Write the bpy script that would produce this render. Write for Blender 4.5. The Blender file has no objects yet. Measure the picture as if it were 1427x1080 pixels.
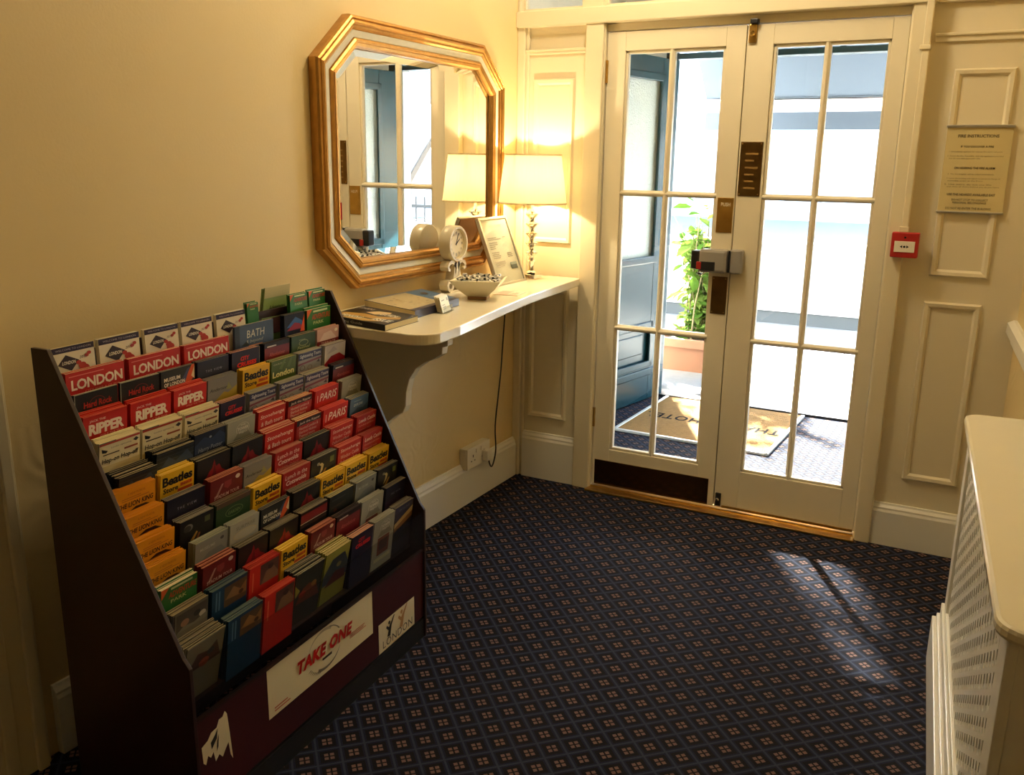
import bpy, bmesh, math, random
from math import sin, cos, pi, radians, tan, hypot, atan2
from mathutils import Vector, Matrix
random.seed(7)
S = bpy.context.scene
COL = S.collection

# ------------------------------------------------------------------ camera
cam_d = bpy.data.cameras.new('camera'); cam_d.sensor_fit = 'HORIZONTAL'; cam_d.sensor_width = 36.0
cam_d.lens = 36.0 * 1256.53 / 1427.0; cam_d.clip_start = 0.05; cam_d.clip_end = 200
cam = bpy.data.objects.new('camera', cam_d); COL.objects.link(cam)
def aim(pitch, yaw, roll):
    a, b, c = radians(pitch), radians(yaw), radians(roll)
    fw = Vector((-sin(b)*cos(a), cos(b)*cos(a), sin(a))); rt = Vector((cos(b), sin(b), 0)); up = rt.cross(fw)
    r2 = rt*cos(c) + up*sin(c); u2 = -rt*sin(c) + up*cos(c)
    return Matrix((r2, u2, -fw)).transposed().to_4x4()
cam.matrix_world = Matrix.Translation((1.9533, -3.6996, 1.481)) @ aim(-14.1467, 28.0547, 0.8126)
S.camera = cam

# ------------------------------------------------------------------ world, sun, lamps, exposure
W = bpy.data.worlds.new('sky'); S.world = W; W.use_nodes = True
wn = W.node_tree.nodes; wl = W.node_tree.links
bg = wn['Background']; sky = wn.new('ShaderNodeTexSky')
sky.sky_type = 'NISHITA'; sky.sun_disc = False; sky.sun_elevation = radians(31); sky.sun_rotation = radians(-28)
sky.air_density = 1.0; sky.dust_density = 1.5; sky.ozone_density = 1.0
wl.new(sky.outputs[0], bg.inputs['Color']); bg.inputs['Strength'].default_value = 3.2
sun_d = bpy.data.lights.new('sun', 'SUN'); sun_d.energy = 120; sun_d.angle = radians(1.6); sun_d.color = (1, .96, .88)
sun = bpy.data.objects.new('sun', sun_d); COL.objects.link(sun)
SUN_EL, SUN_AZ = radians(31), radians(28)
sdir = Vector((sin(SUN_AZ)*cos(SUN_EL), -cos(SUN_AZ)*cos(SUN_EL), -sin(SUN_EL)))
sun.rotation_euler = sdir.to_track_quat('-Z', 'Y').to_euler()
def lamp(name, loc, e, col, r):
    d = bpy.data.lights.new(name, 'POINT'); d.energy = e; d.color = col; d.shadow_soft_size = r
    o = bpy.data.objects.new(name, d); COL.objects.link(o); o.location = loc; return o
lamp('hall_ceiling_light', (0.80, -0.75, 2.72), 43, (1, .83, .55), .13)
lamp('rear_fill_light', (1.3, -4.6, 2.7), 1.2, (1, .82, .55), .2)  # added fill behind the camera, stands for no real fixture
S.view_settings.view_transform = 'Standard'; S.view_settings.look = 'None'
S.view_settings.exposure = 0.0; S.view_settings.gamma = 1.0; S.view_settings.use_curve_mapping = False

# ------------------------------------------------------------------ materials
MATS = {}
def srgb(c):
    return tuple(((v/255)/12.92 if v/255 <= .04045 else (((v/255)+.055)/1.055)**2.4) for v in c)
def mat(name, col, rough=.5, metal=0.0, bump=None, var=None, spec=None, coat=0.0, noise_scale=None):
    if name in MATS: return MATS[name]
    m = bpy.data.materials.new(name); m.use_nodes = True; n = m.node_tree.nodes; l = m.node_tree.links
    p = n['Principled BSDF']
    p.inputs['Base Color'].default_value = (*col, 1); p.inputs['Roughness'].default_value = rough; p.inputs['Metallic'].default_value = metal
    if spec is not None: p.inputs['Specular IOR Level'].default_value = spec
    p.inputs['Coat Weight'].default_value = coat; p.inputs['Coat Roughness'].default_value = .1
    tc = n.new('ShaderNodeTexCoord')
    if var:
        sc, amt = var
        no = n.new('ShaderNodeTexNoise'); no.inputs['Scale'].default_value = sc; no.inputs['Detail'].default_value = 3
        l.new(tc.outputs['Object'], no.inputs['Vector'])
        mx = n.new('ShaderNodeMix'); mx.data_type = 'RGBA'
        mx.inputs[6].default_value = (*[v*(1-amt) for v in col], 1); mx.inputs[7].default_value = (*[min(1, v*(1+amt)) for v in col], 1)
        l.new(no.outputs['Fac'], mx.inputs[0]); l.new(mx.outputs[2], p.inputs['Base Color'])
    if bump:
        sc, st = bump
        no = n.new('ShaderNodeTexNoise'); no.inputs['Scale'].default_value = sc; no.inputs['Detail'].default_value = 2
        l.new(tc.outputs['Object'], no.inputs['Vector'])
        b = n.new('ShaderNodeBump'); b.inputs['Strength'].default_value = st; b.inputs['Distance'].default_value = .01
        l.new(no.outputs['Fac'], b.inputs['Height']); l.new(b.outputs[0], p.inputs['Normal'])
    MATS[name] = m; return m
def paper(col):                                   # printed paper in a given sRGB colour
    return mat('paper_%d_%d_%d' % col, srgb(col), .33, spec=.4)
def glass(name, tint=(1, 1, 1), rough=0.0):
    if name in MATS: return MATS[name]
    m = bpy.data.materials.new(name); m.use_nodes = True; n = m.node_tree.nodes; l = m.node_tree.links
    for x in list(n): n.remove(x)
    o = n.new('ShaderNodeOutputMaterial'); t = n.new('ShaderNodeBsdfTransparent'); t.inputs[0].default_value = (*tint, 1)
    g = n.new('ShaderNodeBsdfGlossy'); g.inputs['Roughness'].default_value = rough
    lw = n.new('ShaderNodeLayerWeight'); pw = n.new('ShaderNodeMath'); pw.operation = 'POWER'; pw.inputs[1].default_value = 5.0; l.new(lw.outputs['Facing'], pw.inputs[0])
    f = n.new('ShaderNodeMath'); f.operation = 'MULTIPLY_ADD'; f.inputs[1].default_value = .95; f.inputs[2].default_value = .035; l.new(pw.outputs[0], f.inputs[0])
    mx = n.new('ShaderNodeMixShader'); l.new(f.outputs[0], mx.inputs[0]); l.new(t.outputs[0], mx.inputs[1]); l.new(g.outputs[0], mx.inputs[2])
    l.new(mx.outputs[0], o.inputs[0]); MATS[name] = m; return m
def translucent(name, col, tcol, fac):
    m = bpy.data.materials.new(name); m.use_nodes = True; n = m.node_tree.nodes; l = m.node_tree.links
    for x in list(n): n.remove(x)
    o = n.new('ShaderNodeOutputMaterial'); d = n.new('ShaderNodeBsdfDiffuse'); d.inputs[0].default_value = (*col, 1)
    t = n.new('ShaderNodeBsdfTranslucent'); t.inputs[0].default_value = (*tcol, 1); mx = n.new('ShaderNodeMixShader'); mx.inputs[0].default_value = fac
    l.new(d.outputs[0], mx.inputs[1]); l.new(t.outputs[0], mx.inputs[2]); l.new(mx.outputs[0], o.inputs[0]); MATS[name] = m; return m

def wallpaper():
    m = mat('wallpaper_cream', (.72, .57, .295), .55); n = m.node_tree.nodes; l = m.node_tree.links; p = n['Principled BSDF']
    tc = n.new('ShaderNodeTexCoord'); sep = n.new('ShaderNodeSeparateXYZ'); l.new(tc.outputs['Object'], sep.inputs[0])
    # embossed swirls on the lower part of the wall, fine orange peel above
    no = n.new('ShaderNodeTexNoise'); no.inputs['Scale'].default_value = 3.0; no.inputs['Distortion'].default_value = .6; l.new(tc.outputs['Object'], no.inputs['Vector'])
    mu = n.new('ShaderNodeMath'); mu.operation = 'MULTIPLY'; mu.inputs[1].default_value = 60; l.new(no.outputs['Fac'], mu.inputs[0])
    si = n.new('ShaderNodeMath'); si.operation = 'SINE'; l.new(mu.outputs[0], si.inputs[0])
    lt = n.new('ShaderNodeMath'); lt.operation = 'LESS_THAN'; lt.inputs[1].default_value = .86; l.new(sep.outputs['Z'], lt.inputs[0])
    m2 = n.new('ShaderNodeMath'); m2.operation = 'MULTIPLY'; l.new(si.outputs[0], m2.inputs[0]); l.new(lt.outputs[0], m2.inputs[1])
    m3 = n.new('ShaderNodeMath'); m3.operation = 'MULTIPLY'; m3.inputs[1].default_value = .5; l.new(m2.outputs[0], m3.inputs[0])
    fine = n.new('ShaderNodeTexNoise'); fine.inputs['Scale'].default_value = 120; l.new(tc.outputs['Object'], fine.inputs['Vector'])
    ad = n.new('ShaderNodeMath'); ad.operation = 'ADD'; l.new(m3.outputs[0], ad.inputs[0]); fm_ = n.new('ShaderNodeMath'); fm_.operation = 'MULTIPLY'; fm_.inputs[1].default_value = .3; l.new(fine.outputs['Fac'], fm_.inputs[0]); l.new(fm_.outputs[0], ad.inputs[1])
    b = n.new('ShaderNodeBump'); b.inputs['Strength'].default_value = .28; b.inputs['Distance'].default_value = .004
    l.new(ad.outputs[0], b.inputs['Height']); l.new(b.outputs[0], p.inputs['Normal'])
    return m
def carpet():
    m = mat('carpet_blue', (.02, .02, .035), .95, spec=.1); n = m.node_tree.nodes; l = m.node_tree.links; p = n['Principled BSDF']
    tc = n.new('ShaderNodeTexCoord'); mp = n.new('ShaderNodeMapping'); mp.inputs['Rotation'].default_value = (0, 0, radians(45)); P = .062
    mp.inputs['Scale'].default_value = (1/P, 1/P, 1/P); l.new(tc.outputs['Object'], mp.inputs[0])
    fr = n.new('ShaderNodeVectorMath'); fr.operation = 'FRACTION'; l.new(mp.outputs[0], fr.inputs[0])
    su = n.new('ShaderNodeVectorMath'); su.operation = 'SUBTRACT'; su.inputs[1].default_value = (.5, .5, 0); l.new(fr.outputs[0], su.inputs[0])
    ab = n.new('ShaderNodeVectorMath'); ab.operation = 'ABSOLUTE'; l.new(su.outputs[0], ab.inputs[0])
    sp = n.new('ShaderNodeSeparateXYZ'); l.new(ab.outputs[0], sp.inputs[0])
    def M(op, a, b):
        x = n.new('ShaderNodeMath'); x.operation = op
        for i, v in enumerate((a, b)):
            if isinstance(v, (int, float)): x.inputs[i].default_value = v
            else: l.new(v, x.inputs[i])
        return x.outputs[0]
    mxx = M('MAXIMUM', sp.outputs[0], sp.outputs[1]); mnn = M('MINIMUM', sp.outputs[0], sp.outputs[1])
    grid = M('GREATER_THAN', mxx, .455)                                   # grid lines
    frame = M('MULTIPLY', M('LESS_THAN', mxx, .37), M('GREATER_THAN', mxx, .29))
    inside = M('LESS_THAN', mxx, .37)
    dots = M('MULTIPLY', M('LESS_THAN', mxx, .20), M('GREATER_THAN', mnn, .035))   # four small squares
    def mix(f, a, b):
        x = n.new('ShaderNodeMix'); x.data_type = 'RGBA'; l.new(f, x.inputs[0])
        for i, v in ((6, a), (7, b)):
            if isinstance(v, tuple): x.inputs[i].default_value = (*v, 1)
            else: l.new(v, x.inputs[i])
        return x.outputs[2]
    c = mix(inside, (.014, .016, .036), (.010, .009, .012))
    c = mix(grid, c, (.036, .045, .072)); c = mix(dots, c, (.20, .115, .092))
    no = n.new('ShaderNodeTexNoise'); no.inputs['Scale'].default_value = 260; l.new(tc.outputs['Object'], no.inputs['Vector'])
    hs = n.new('ShaderNodeMix'); hs.data_type = 'RGBA'; hs.blend_type = 'MULTIPLY'; hs.inputs[0].default_value = .7
    l.new(c, hs.inputs[6]); l.new(no.outputs['Color'], hs.inputs[7])
    va = n.new('ShaderNodeMix'); va.data_type = 'RGBA'; va.inputs[0].default_value = .55; l.new(c, va.inputs[6]); l.new(hs.outputs[2], va.inputs[7])
    l.new(va.outputs[2], p.inputs['Base Color'])
    b = n.new('ShaderNodeBump'); b.inputs['Strength'].default_value = .5; b.inputs['Distance'].default_value = .003
    l.new(no.outputs['Fac'], b.inputs['Height']); l.new(b.outputs[0], p.inputs['Normal'])
    return m
WALL = wallpaper(); CARPET = carpet()
CREAM = mat('gloss_paint_cream', (.74, .66, .47), .32, var=(3, .03), bump=(25, .03))
DOORP = mat('door_paint_cream', (.76, .69, .52), .35, var=(4, .03), bump=(30, .03))
SHELFP = mat('shelf_paint', (.82, .76, .58), .18, bump=(18, .03))
WHITEP = mat('white_paint', (.80, .78, .70), .3, bump=(20, .03))
CEIL = mat('ceiling_paint', (.8, .76, .66), .8)
GOLD = mat('gilt', (.50, .27, .07), .38, .75, bump=(60, .12), var=(30, .25))
BAND = mat('frame_cream', (.66, .62, .47), .4, var=(40, .08))
MIRROR = mat('mirror_silver', (.93, .93, .92), .0, 1.0)
BRASS = mat('brass', (.55, .35, .10), .28, 1.0, bump=(40, .05), var=(18, .3))
BRASSD = mat('brass_worn', (.20, .12, .045), .3, 1.0, var=(22, .35))
CHROME = mat('chrome', (.80, .78, .74), .1, 1.0)
SILVER = mat('silver_frame', (.62, .60, .56), .3, .9)
RACKM = mat('rack_laminate', (.030, .013, .011), .35, var=(6, .15))
RACKF = mat('rack_burgundy', (.050, .010, .012), .3, var=(6, .1))
BLACK = mat('black_plastic', (.012, .012, .013), .4)
GREYP = mat('grey_plastic', (.30, .28, .25), .4)
REDP = mat('red_plastic', (.42, .02, .018), .35)
WHITEPL = mat('white_plastic', (.80, .76, .66), .35)
TEAL = mat('teal_gloss_paint', (.008, .040, .052), .26, spec=.25, bump=(9, .03))
STONE = mat('step_stone', (.20, .195, .18), .7, var=(25, .25), bump=(40, .2))
PAVE = mat('paving', (.62, .59, .53), .8, var=(6, .1), bump=(30, .2))
COIR = mat('coir_mat', (.30, .165, .055), .95, spec=.1, var=(60, .3), bump=(180, .8))
TERRA = mat('terracotta', (.30, .135, .07), .75, var=(8, .15))
SOIL = mat('soil', (.05, .035, .02), .95, bump=(60, .8))
LEAF = translucent('leaf_green', (.055, .12, .02), (.09, .16, .02), .4)
LEAF2 = translucent('leaf_pale_green', (.10, .16, .035), (.15, .21, .04), .4)
STEM = mat('plant_stem', (.16, .13, .06), .8)
SHADE = translucent('lampshade_fabric', (.80, .70, .47), (.90, .76, .48), .12)
GLASS = glass('door_glass', (.93, .95, .95)); FROST = mat('frosted_glass', (.55, .60, .55), .35, bump=(130, .6), var=(90, .12)); ACRYL = glass('clear_acrylic', (.90, .92, .92), .08)
RENDER = mat('house_render', (.80, .78, .74), .8, var=(3, .05)); SLATE = mat('roof_slate', (.16, .17, .20), .7, var=(12, .2)); PANE = mat('far_window_glass', (.42, .45, .48), .25)
CANVAS = translucent('awning_canvas', (.15, .19, .245), (.05, .062, .078), .2); CANVASW = translucent('awning_stripe', (.85, .85, .85), (.9, .9, .9), .45)
TARMAC = mat('tarmac', (.22, .22, .22), .9, bump=(60, .3)); CARW = mat('car_white', (.78, .78, .78), .2, coat=.5); TYRE = mat('tyre_rubber', (.02, .02, .02), .8)
IRON = mat('black_iron', (.015, .015, .016), .4)
POST = mat('porch_plaster', (.70, .66, .55), .8, bump=(20, .05))

# ------------------------------------------------------------------ mesh builder
class MB:
    def __init__(s): s.v = []; s.f = []; s.m = []
    def quadbox(s, P, mi=0):
        b = len(s.v); s.v += [tuple(p) for p in P]
        for q in ((0, 3, 2, 1), (4, 5, 6, 7), (0, 1, 5, 4), (1, 2, 6, 5), (2, 3, 7, 6), (3, 0, 4, 7)):
            s.f.append(tuple(b+i for i in q)); s.m.append(mi)
        return s
    def box(s, x0, x1, y0, y1, z0, z1, mi=0):
        return s.quadbox([(x0, y0, z0), (x1, y0, z0), (x1, y1, z0), (x0, y1, z0), (x0, y0, z1), (x1, y0, z1), (x1, y1, z1), (x0, y1, z1)], mi)
    def prism(s, poly, a, b, f, mi=0):             # poly in 2-D, f(p,q,t) -> 3-D, extruded from t=a to t=b
        n = len(poly); o = len(s.v)
        s.v += [f(p, q, a) for p, q in poly] + [f(p, q, b) for p, q in poly]
        s.f.append(tuple(o+i for i in range(n))[::-1]); s.m.append(mi); s.f.append(tuple(o+n+i for i in range(n))); s.m.append(mi)
        for i in range(n):
            j = (i+1) % n; s.f.append((o+i, o+j, o+n+j, o+n+i)); s.m.append(mi)
        return s
    def poly(s, pts, mi=0):
        o = len(s.v); s.v += [tuple(p) for p in pts]; s.f.append(tuple(range(o, o+len(pts)))); s.m.append(mi); return s
    def lathe(s, prof, seg=24, c=(0, 0, 0), mi=0, sx=1, sy=1, cap=True):
        o = len(s.v)
        for r, z in prof:
            for k in range(seg):
                a = 2*pi*k/seg; s.v.append((c[0]+sx*r*cos(a), c[1]+sy*r*sin(a), c[2]+z))
        for i in range(len(prof)-1):
            for k in range(seg):
                k2 = (k+1) % seg; s.f.append((o+i*seg+k, o+i*seg+k2, o+(i+1)*seg+k2, o+(i+1)*seg+k)); s.m.append(mi)
        if not cap: return s
        if prof[0][0] > 1e-6: s.f.append(tuple(o+k for k in range(seg))[::-1]); s.m.append(mi)
        if prof[-1][0] > 1e-6: s.f.append(tuple(o+(len(prof)-1)*seg+k for k in range(seg))); s.m.append(mi)
        return s
    def tube(s, pts, r, seg=8, mi=0):
        P = [Vector(p) for p in pts]; rings = []; o = len(s.v); up = Vector((0, 0, 1))
        for i, p in enumerate(P):
            t = (P[min(i+1, len(P)-1)] - P[max(i-1, 0)]).normalized()
            n = t.cross(up); n = n.normalized() if n.length > 1e-4 else Vector((1, 0, 0)); b = t.cross(n)
            rr = r[i] if isinstance(r, (list, tuple)) else r
            for k in range(seg):
                a = 2*pi*k/seg; s.v.append(tuple(p + n*cos(a)*rr + b*sin(a)*rr))
        for i in range(len(P)-1):
            for k in range(seg):
                k2 = (k+1) % seg; s.f.append((o+i*seg+k, o+i*seg+k2, o+(i+1)*seg+k2, o+(i+1)*seg+k)); s.m.append(mi)
        s.f.append(tuple(o+k for k in range(seg))); s.m.append(mi); s.f.append(tuple(o+(len(P)-1)*seg+k for k in range(seg))[::-1]); s.m.append(mi)
        return s
    def mesh(s, name, mats):
        me = bpy.data.meshes.new(name); me.from_pydata(s.v, [], s.f)
        for m in mats: me.materials.append(m)
        me.polygons.foreach_set('material_index', s.m); me.update()
        bm = bmesh.new(); bm.from_mesh(me); bmesh.ops.recalc_face_normals(bm, faces=bm.faces); bm.to_mesh(me); bm.free()
        return me
    def build(s, name, mats, parent=None, bevel=0, smooth=False, loc=(0, 0, 0), rot=(0, 0, 0), flat=False):
        mats = mats if isinstance(mats, (list, tuple)) else [mats]
        me = bpy.data.meshes.new(name); me.from_pydata(s.v, [], s.f)
        for m in mats: me.materials.append(m)
        me.polygons.foreach_set('material_index', s.m)
        if not flat:
            bm = bmesh.new(); bm.from_mesh(me); bmesh.ops.recalc_face_normals(bm, faces=bm.faces); bm.to_mesh(me); bm.free()
        if smooth:
            me.polygons.foreach_set('use_smooth', [True]*len(me.polygons))
            try: me.set_sharp_from_angle(angle=radians(38))
            except Exception: pass
        return place(name, me, parent, loc, rot, bevel)
def place(name, me, parent=None, loc=(0, 0, 0), rot=(0, 0, 0), bevel=0):
    o = bpy.data.objects.new(name, me); COL.objects.link(o); o.location = loc; o.rotation_euler = rot; o.parent = parent
    if bevel:
        b = o.modifiers.new('bevel', 'BEVEL'); b.width = bevel; b.segments = 2; b.limit_method = 'ANGLE'; b.angle_limit = radians(40)
    return o
def tag(o, label, cat, group=None):
    o['label'] = label; o['category'] = cat
    if group: o['group'] = group
    return o
def thing(name, label, cat, loc=(0, 0, 0), rot=(0, 0, 0), group=None):
    o = bpy.data.objects.new(name, None); COL.objects.link(o); o.location = loc; o.rotation_euler = rot; o.empty_display_size = .05
    return tag(o, label, cat, group)
def struct(o): o['kind'] = 'structure'; return o
def sempty(name, loc=(0, 0, 0), rot=(0, 0, 0)):
    o = bpy.data.objects.new(name, None); COL.objects.link(o); o.location = loc; o.rotation_euler = rot; o.empty_display_size = .05
    return struct(o)
XZ = lambda p, q, t: (p, t, q)
YZ = lambda p, q, t: (t, p, q)
XY = lambda p, q, t: (p, q, t)

# lettering: outlines of Blender's own font, as flat mesh
TXT = {}
def text_geo(body, bold=0.0, shear=0.0, space=1.0):
    k = (body, bold, shear, space)
    if k not in TXT:
        c = bpy.data.curves.new('lettering', 'FONT'); c.body = body; c.resolution_u = 2; c.offset = bold; c.shear = shear; c.space_character = space; c.fill_mode = 'FRONT'
        o = bpy.data.objects.new('lettering', c); me = bpy.data.meshes.new_from_object(o)
        vs = [(v.co.x, v.co.y) for v in me.vertices]; fs = [tuple(p.vertices) for p in me.polygons]
        x0 = min(v[0] for v in vs); x1 = max(v[0] for v in vs); y0 = min(v[1] for v in vs); y1 = max(v[1] for v in vs)
        TXT[k] = ([((x-x0)/(x1-x0), (y-y0)/(y1-y0)) for x, y in vs], fs, (x1-x0)/max(1e-6, y1-y0))
        bpy.data.objects.remove(o); bpy.data.meshes.remove(me); bpy.data.curves.remove(c)
    return TXT[k]

# flat print on a surface: elements in unit coordinates (x to the right, y down from the top edge, both in widths)
class Print:
    def __init__(s, w, f, ys=1.0): s.w = w; s.f = f; s.ys = ys; s.mb = MB(); s.mats = []; s.ids = {}; s.lay = 0
    def mi(s, c):
        if c not in s.ids: s.ids[c] = len(s.mats); s.mats.append(paper(c))
        return s.ids[c]
    def pt(s, x, y): return s.f(x*s.w, y*s.w*s.ys, .00025 + .00012*s.lay)
    def poly(s, pts, c): s.lay += 1; s.mb.poly([s.pt(x, y) for x, y in pts], s.mi(c))
    def rect(s, x0, y0, x1, y1, c): s.poly([(x0, y1), (x1, y1), (x1, y0), (x0, y0)], c)
    def disc(s, cx, cy, r, c, ry=None):
        ry = ry or r; s.poly([(cx+r*cos(-2*pi*k/18), cy+ry*sin(-2*pi*k/18)) for k in range(18)], c)
    def ring(s, cx, cy, r, w, c, ry=None):
        ry = ry or r; s.lay += 1; n = 20; m = s.mi(c)
        for k in range(n):
            a, b = -2*pi*k/n, -2*pi*(k+1)/n
            s.mb.poly([s.pt(cx+r*cos(a), cy+ry*sin(a)), s.pt(cx+r*cos(b), cy+ry*sin(b)), s.pt(cx+(r-w)*cos(b), cy+(ry-w)*sin(b)), s.pt(cx+(r-w)*cos(a), cy+(ry-w)*sin(a))], m)
    def text(s, body, x0, y0, x1, y1, c, bold=0.0, shear=0.0, space=1.0):
        s.lay += 1; vs, fs, asp = text_geo(body, bold, shear, space); o = len(s.mb.v); m = s.mi(c)
        s.mb.v += [s.pt(x0+(x1-x0)*x, y1-(y1-y0)*y) for x, y in vs]
        for f in fs: s.mb.f.append(tuple(o+i for i in f)); s.mb.m.append(m)
    def lines(s, x0, y0, x1, y1, n, c, seed=1):
        r = random.Random(seed); h = (y1-y0)/n
        for i in range(n): s.rect(x0, y0+h*(i+.25), x0+(x1-x0)*r.uniform(.6, 1), y0+h*(i+.7), c)
    def build(s, name, parent): return s.mb.build(name, s.mats, parent, flat=True) if s.mb.f else None

# ================================================================== THE ROOM
AR = radians(4.2)                                                    # the right-hand wall runs a little off square
floor = struct(MB().poly([(-.3, -6.2, 0), (2.6, -6.2, 0), (2.6, 1.9, 0), (-.3, 1.9, 0)]).build('floor', CARPET))
struct(MB().box(-.3, 2.7, -6.2, .06, 3.0, 3.05).build('ceiling', CEIL))
struct(MB().box(-.12, 0, -6.2, .06, 0, 3.0).build('wall_left', WALL))
struct(MB().box(-.3, 2.7, -6.3, -6.2, 0, 3.0).build('wall_rear', WALL))
# the wall with the glazed doors: panelled timber left and right of them
wf = sempty('wall_front')
MB().box(0, .33, 0, .06, 0, 2.04).build('panel_board', CREAM, wf)
MB().box(1.63, 2.6, 0, .06, 0, 3.0).build('panel_board', CREAM, wf)
MB().box(0, 1.63, 0, .06, 2.62, 3.0).build('panel_board', CREAM, wf)
def moulding(x0, x1, z0, z1, w=.026, name='panel_moulding'):
    # bolection frame with sloping faces around a slightly raised field
    m = MB(); prof = ((0, 0), (.006, -.012), (.018, -.010), (w, 0))
    for i in range(len(prof)-1):
        (a, h), (b, g) = prof[i], prof[i+1]
        A = [(x0+a, z0+a), (x1-a, z0+a), (x1-a, z1-a), (x0+a, z1-a)]; B = [(x0+b, z0+b), (x1-b, z0+b), (x1-b, z1-b), (x0+b, z1-b)]
        for k in range(4):
            j = (k+1) % 4; m.poly([(A[k][0], h, A[k][1]), (A[j][0], h, A[j][1]), (B[j][0], g, B[j][1]), (B[k][0], g, B[k][1])])
    return m.build(name, CREAM, wf)
moulding(.07, .268, 1.12, 1.825); moulding(.07, .268, .30, .92)
moulding(1.735, 1.932, 1.085, 1.815); moulding(1.73, 1.925, .285, .99)
MB().box(.02, .33, -.012, 0, 1.925, 1.945).box(.02, .33, -.018, 0, 1.937, 1.945).build('rail_moulding', CREAM, wf, bevel=.003)
MB().box(1.66, 2.045, -.010, 0, 1.905, 1.935).box(1.66, 2.045, -.018, 0, 1.925, 1.935).build('rail_moulding', CREAM, wf, bevel=.003)
struct(MB().box(0, .035, -.028, .0, 0, 2.04).box(.035, .05, -.014, 0, 0, 2.04).build('trim_1', CREAM, bevel=.004))            # corner strip
struct(MB().box(.325, .405, -.035, .06, 0, 2.04).box(.395, .409, -.02, .06, 0, 2.04).build('trim_2', CREAM, bevel=.004))     # left jamb
struct(MB().box(1.582, 1.64, -.035, .06, 0, 2.04).box(1.576, 1.59, -.02, .06, 0, 2.04).build('trim_3', CREAM, bevel=.004))   # right jamb
struct(MB().box(0.0, 1.66, -.045, .06, 2.035, 2.098).box(.40, 1.59, -.002, .06, 2.003, 2.036).build('trim_4', CREAM, bevel=.004))   # transom beam
struct(MB().box(1.66, 2.045, -.022, .0, 2.035, 2.062).build('trim_5', CREAM, bevel=.004))
struct(MB().box(0, .012, -.03, .06, 2.098, 2.62).box(.302, .398, -.03, .06, 2.098, 2.62).box(1.575, 1.66, -.03, .06, 2.098, 2.62)
       .box(0, 1.66, -.03, .06, 2.56, 2.62).build('trim_6', CREAM, bevel=.003))
for k, (a, b) in enumerate(((.012, .302), (.398, 1.575))):
    w = sempty('window_%d' % (k+1))
    f = MB().box(a, b, 0, .03, 2.098, 2.112).box(a, b, 0, .03, 2.55, 2.56).box(a, a+.012, 0, .03, 2.11, 2.55).box(b-.012, b, 0, .03, 2.11, 2.55)
    f.build('window_frame', CREAM, w); MB().box(a+.01, b-.01, .012, .016, 2.11, 2.555).build('pane', GLASS, w)
# baseboards
def skirting(name, f, a, b, h=.2, t=.022):
    prof = [(0, 0), (t, 0), (t, h-.035), (t-.004, h-.025), (t-.004, h-.018), (t-.012, h-.008), (t-.014, h), (0, h)]
    return struct(MB().prism(prof, a, b, f).build(name, WHITEP))
skirting('baseboard_left', lambda p, q, t: (p, t, q), -2.47, -.028, .19)
skirting('baseboard_front', lambda p, q, t: (t, -p, q), .05, .325, .225)
skirting('baseboard_front_right', lambda p, q, t: (t, -p, q), 1.64, 2.045, .175)
# right-hand wall, set slightly out of square, with its dado rail and skirting
RW = Matrix.Translation((2.045, 0, 0)) @ Matrix.Rotation(AR, 4, 'Z')
def rw(p, q, t): return tuple(RW @ Vector((p, -t, q)))
struct(MB().prism([(0, 0), (.1, 0), (.1, 3.0), (0, 3.0)], -.06, 6.2, rw).build('wall_right', WALL))
struct(MB().prism([(0, .86), (-.012, .86), (-.016, .885), (-.032, .90), (-.03, .935), (-.012, .945), (0, .945)], 0.002, 6.1, rw).build('trim_7', WHITEP))
struct(MB().prism([(0, 0), (-.022, 0), (-.022, .15), (-.01, .18), (0, .18)], .03, .84, rw).build('baseboard_right', WHITEP))
# door casing at the near end of the left wall
struct(MB().box(0, .022, -2.62, -2.504, 0, 2.1).box(.022, .034, -2.543, -2.515, 0, 2.1).box(.022, .03, -2.62, -2.585, 0, 2.1).build('trim_8', CREAM, bevel=.003))
# brass threshold
struct(MB().box(.40, 1.585, -.062, -.012, 0, .010).box(.40, 1.585, -.012, .05, 0, .016).build('trim_9', BRASS, bevel=.003))

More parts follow.
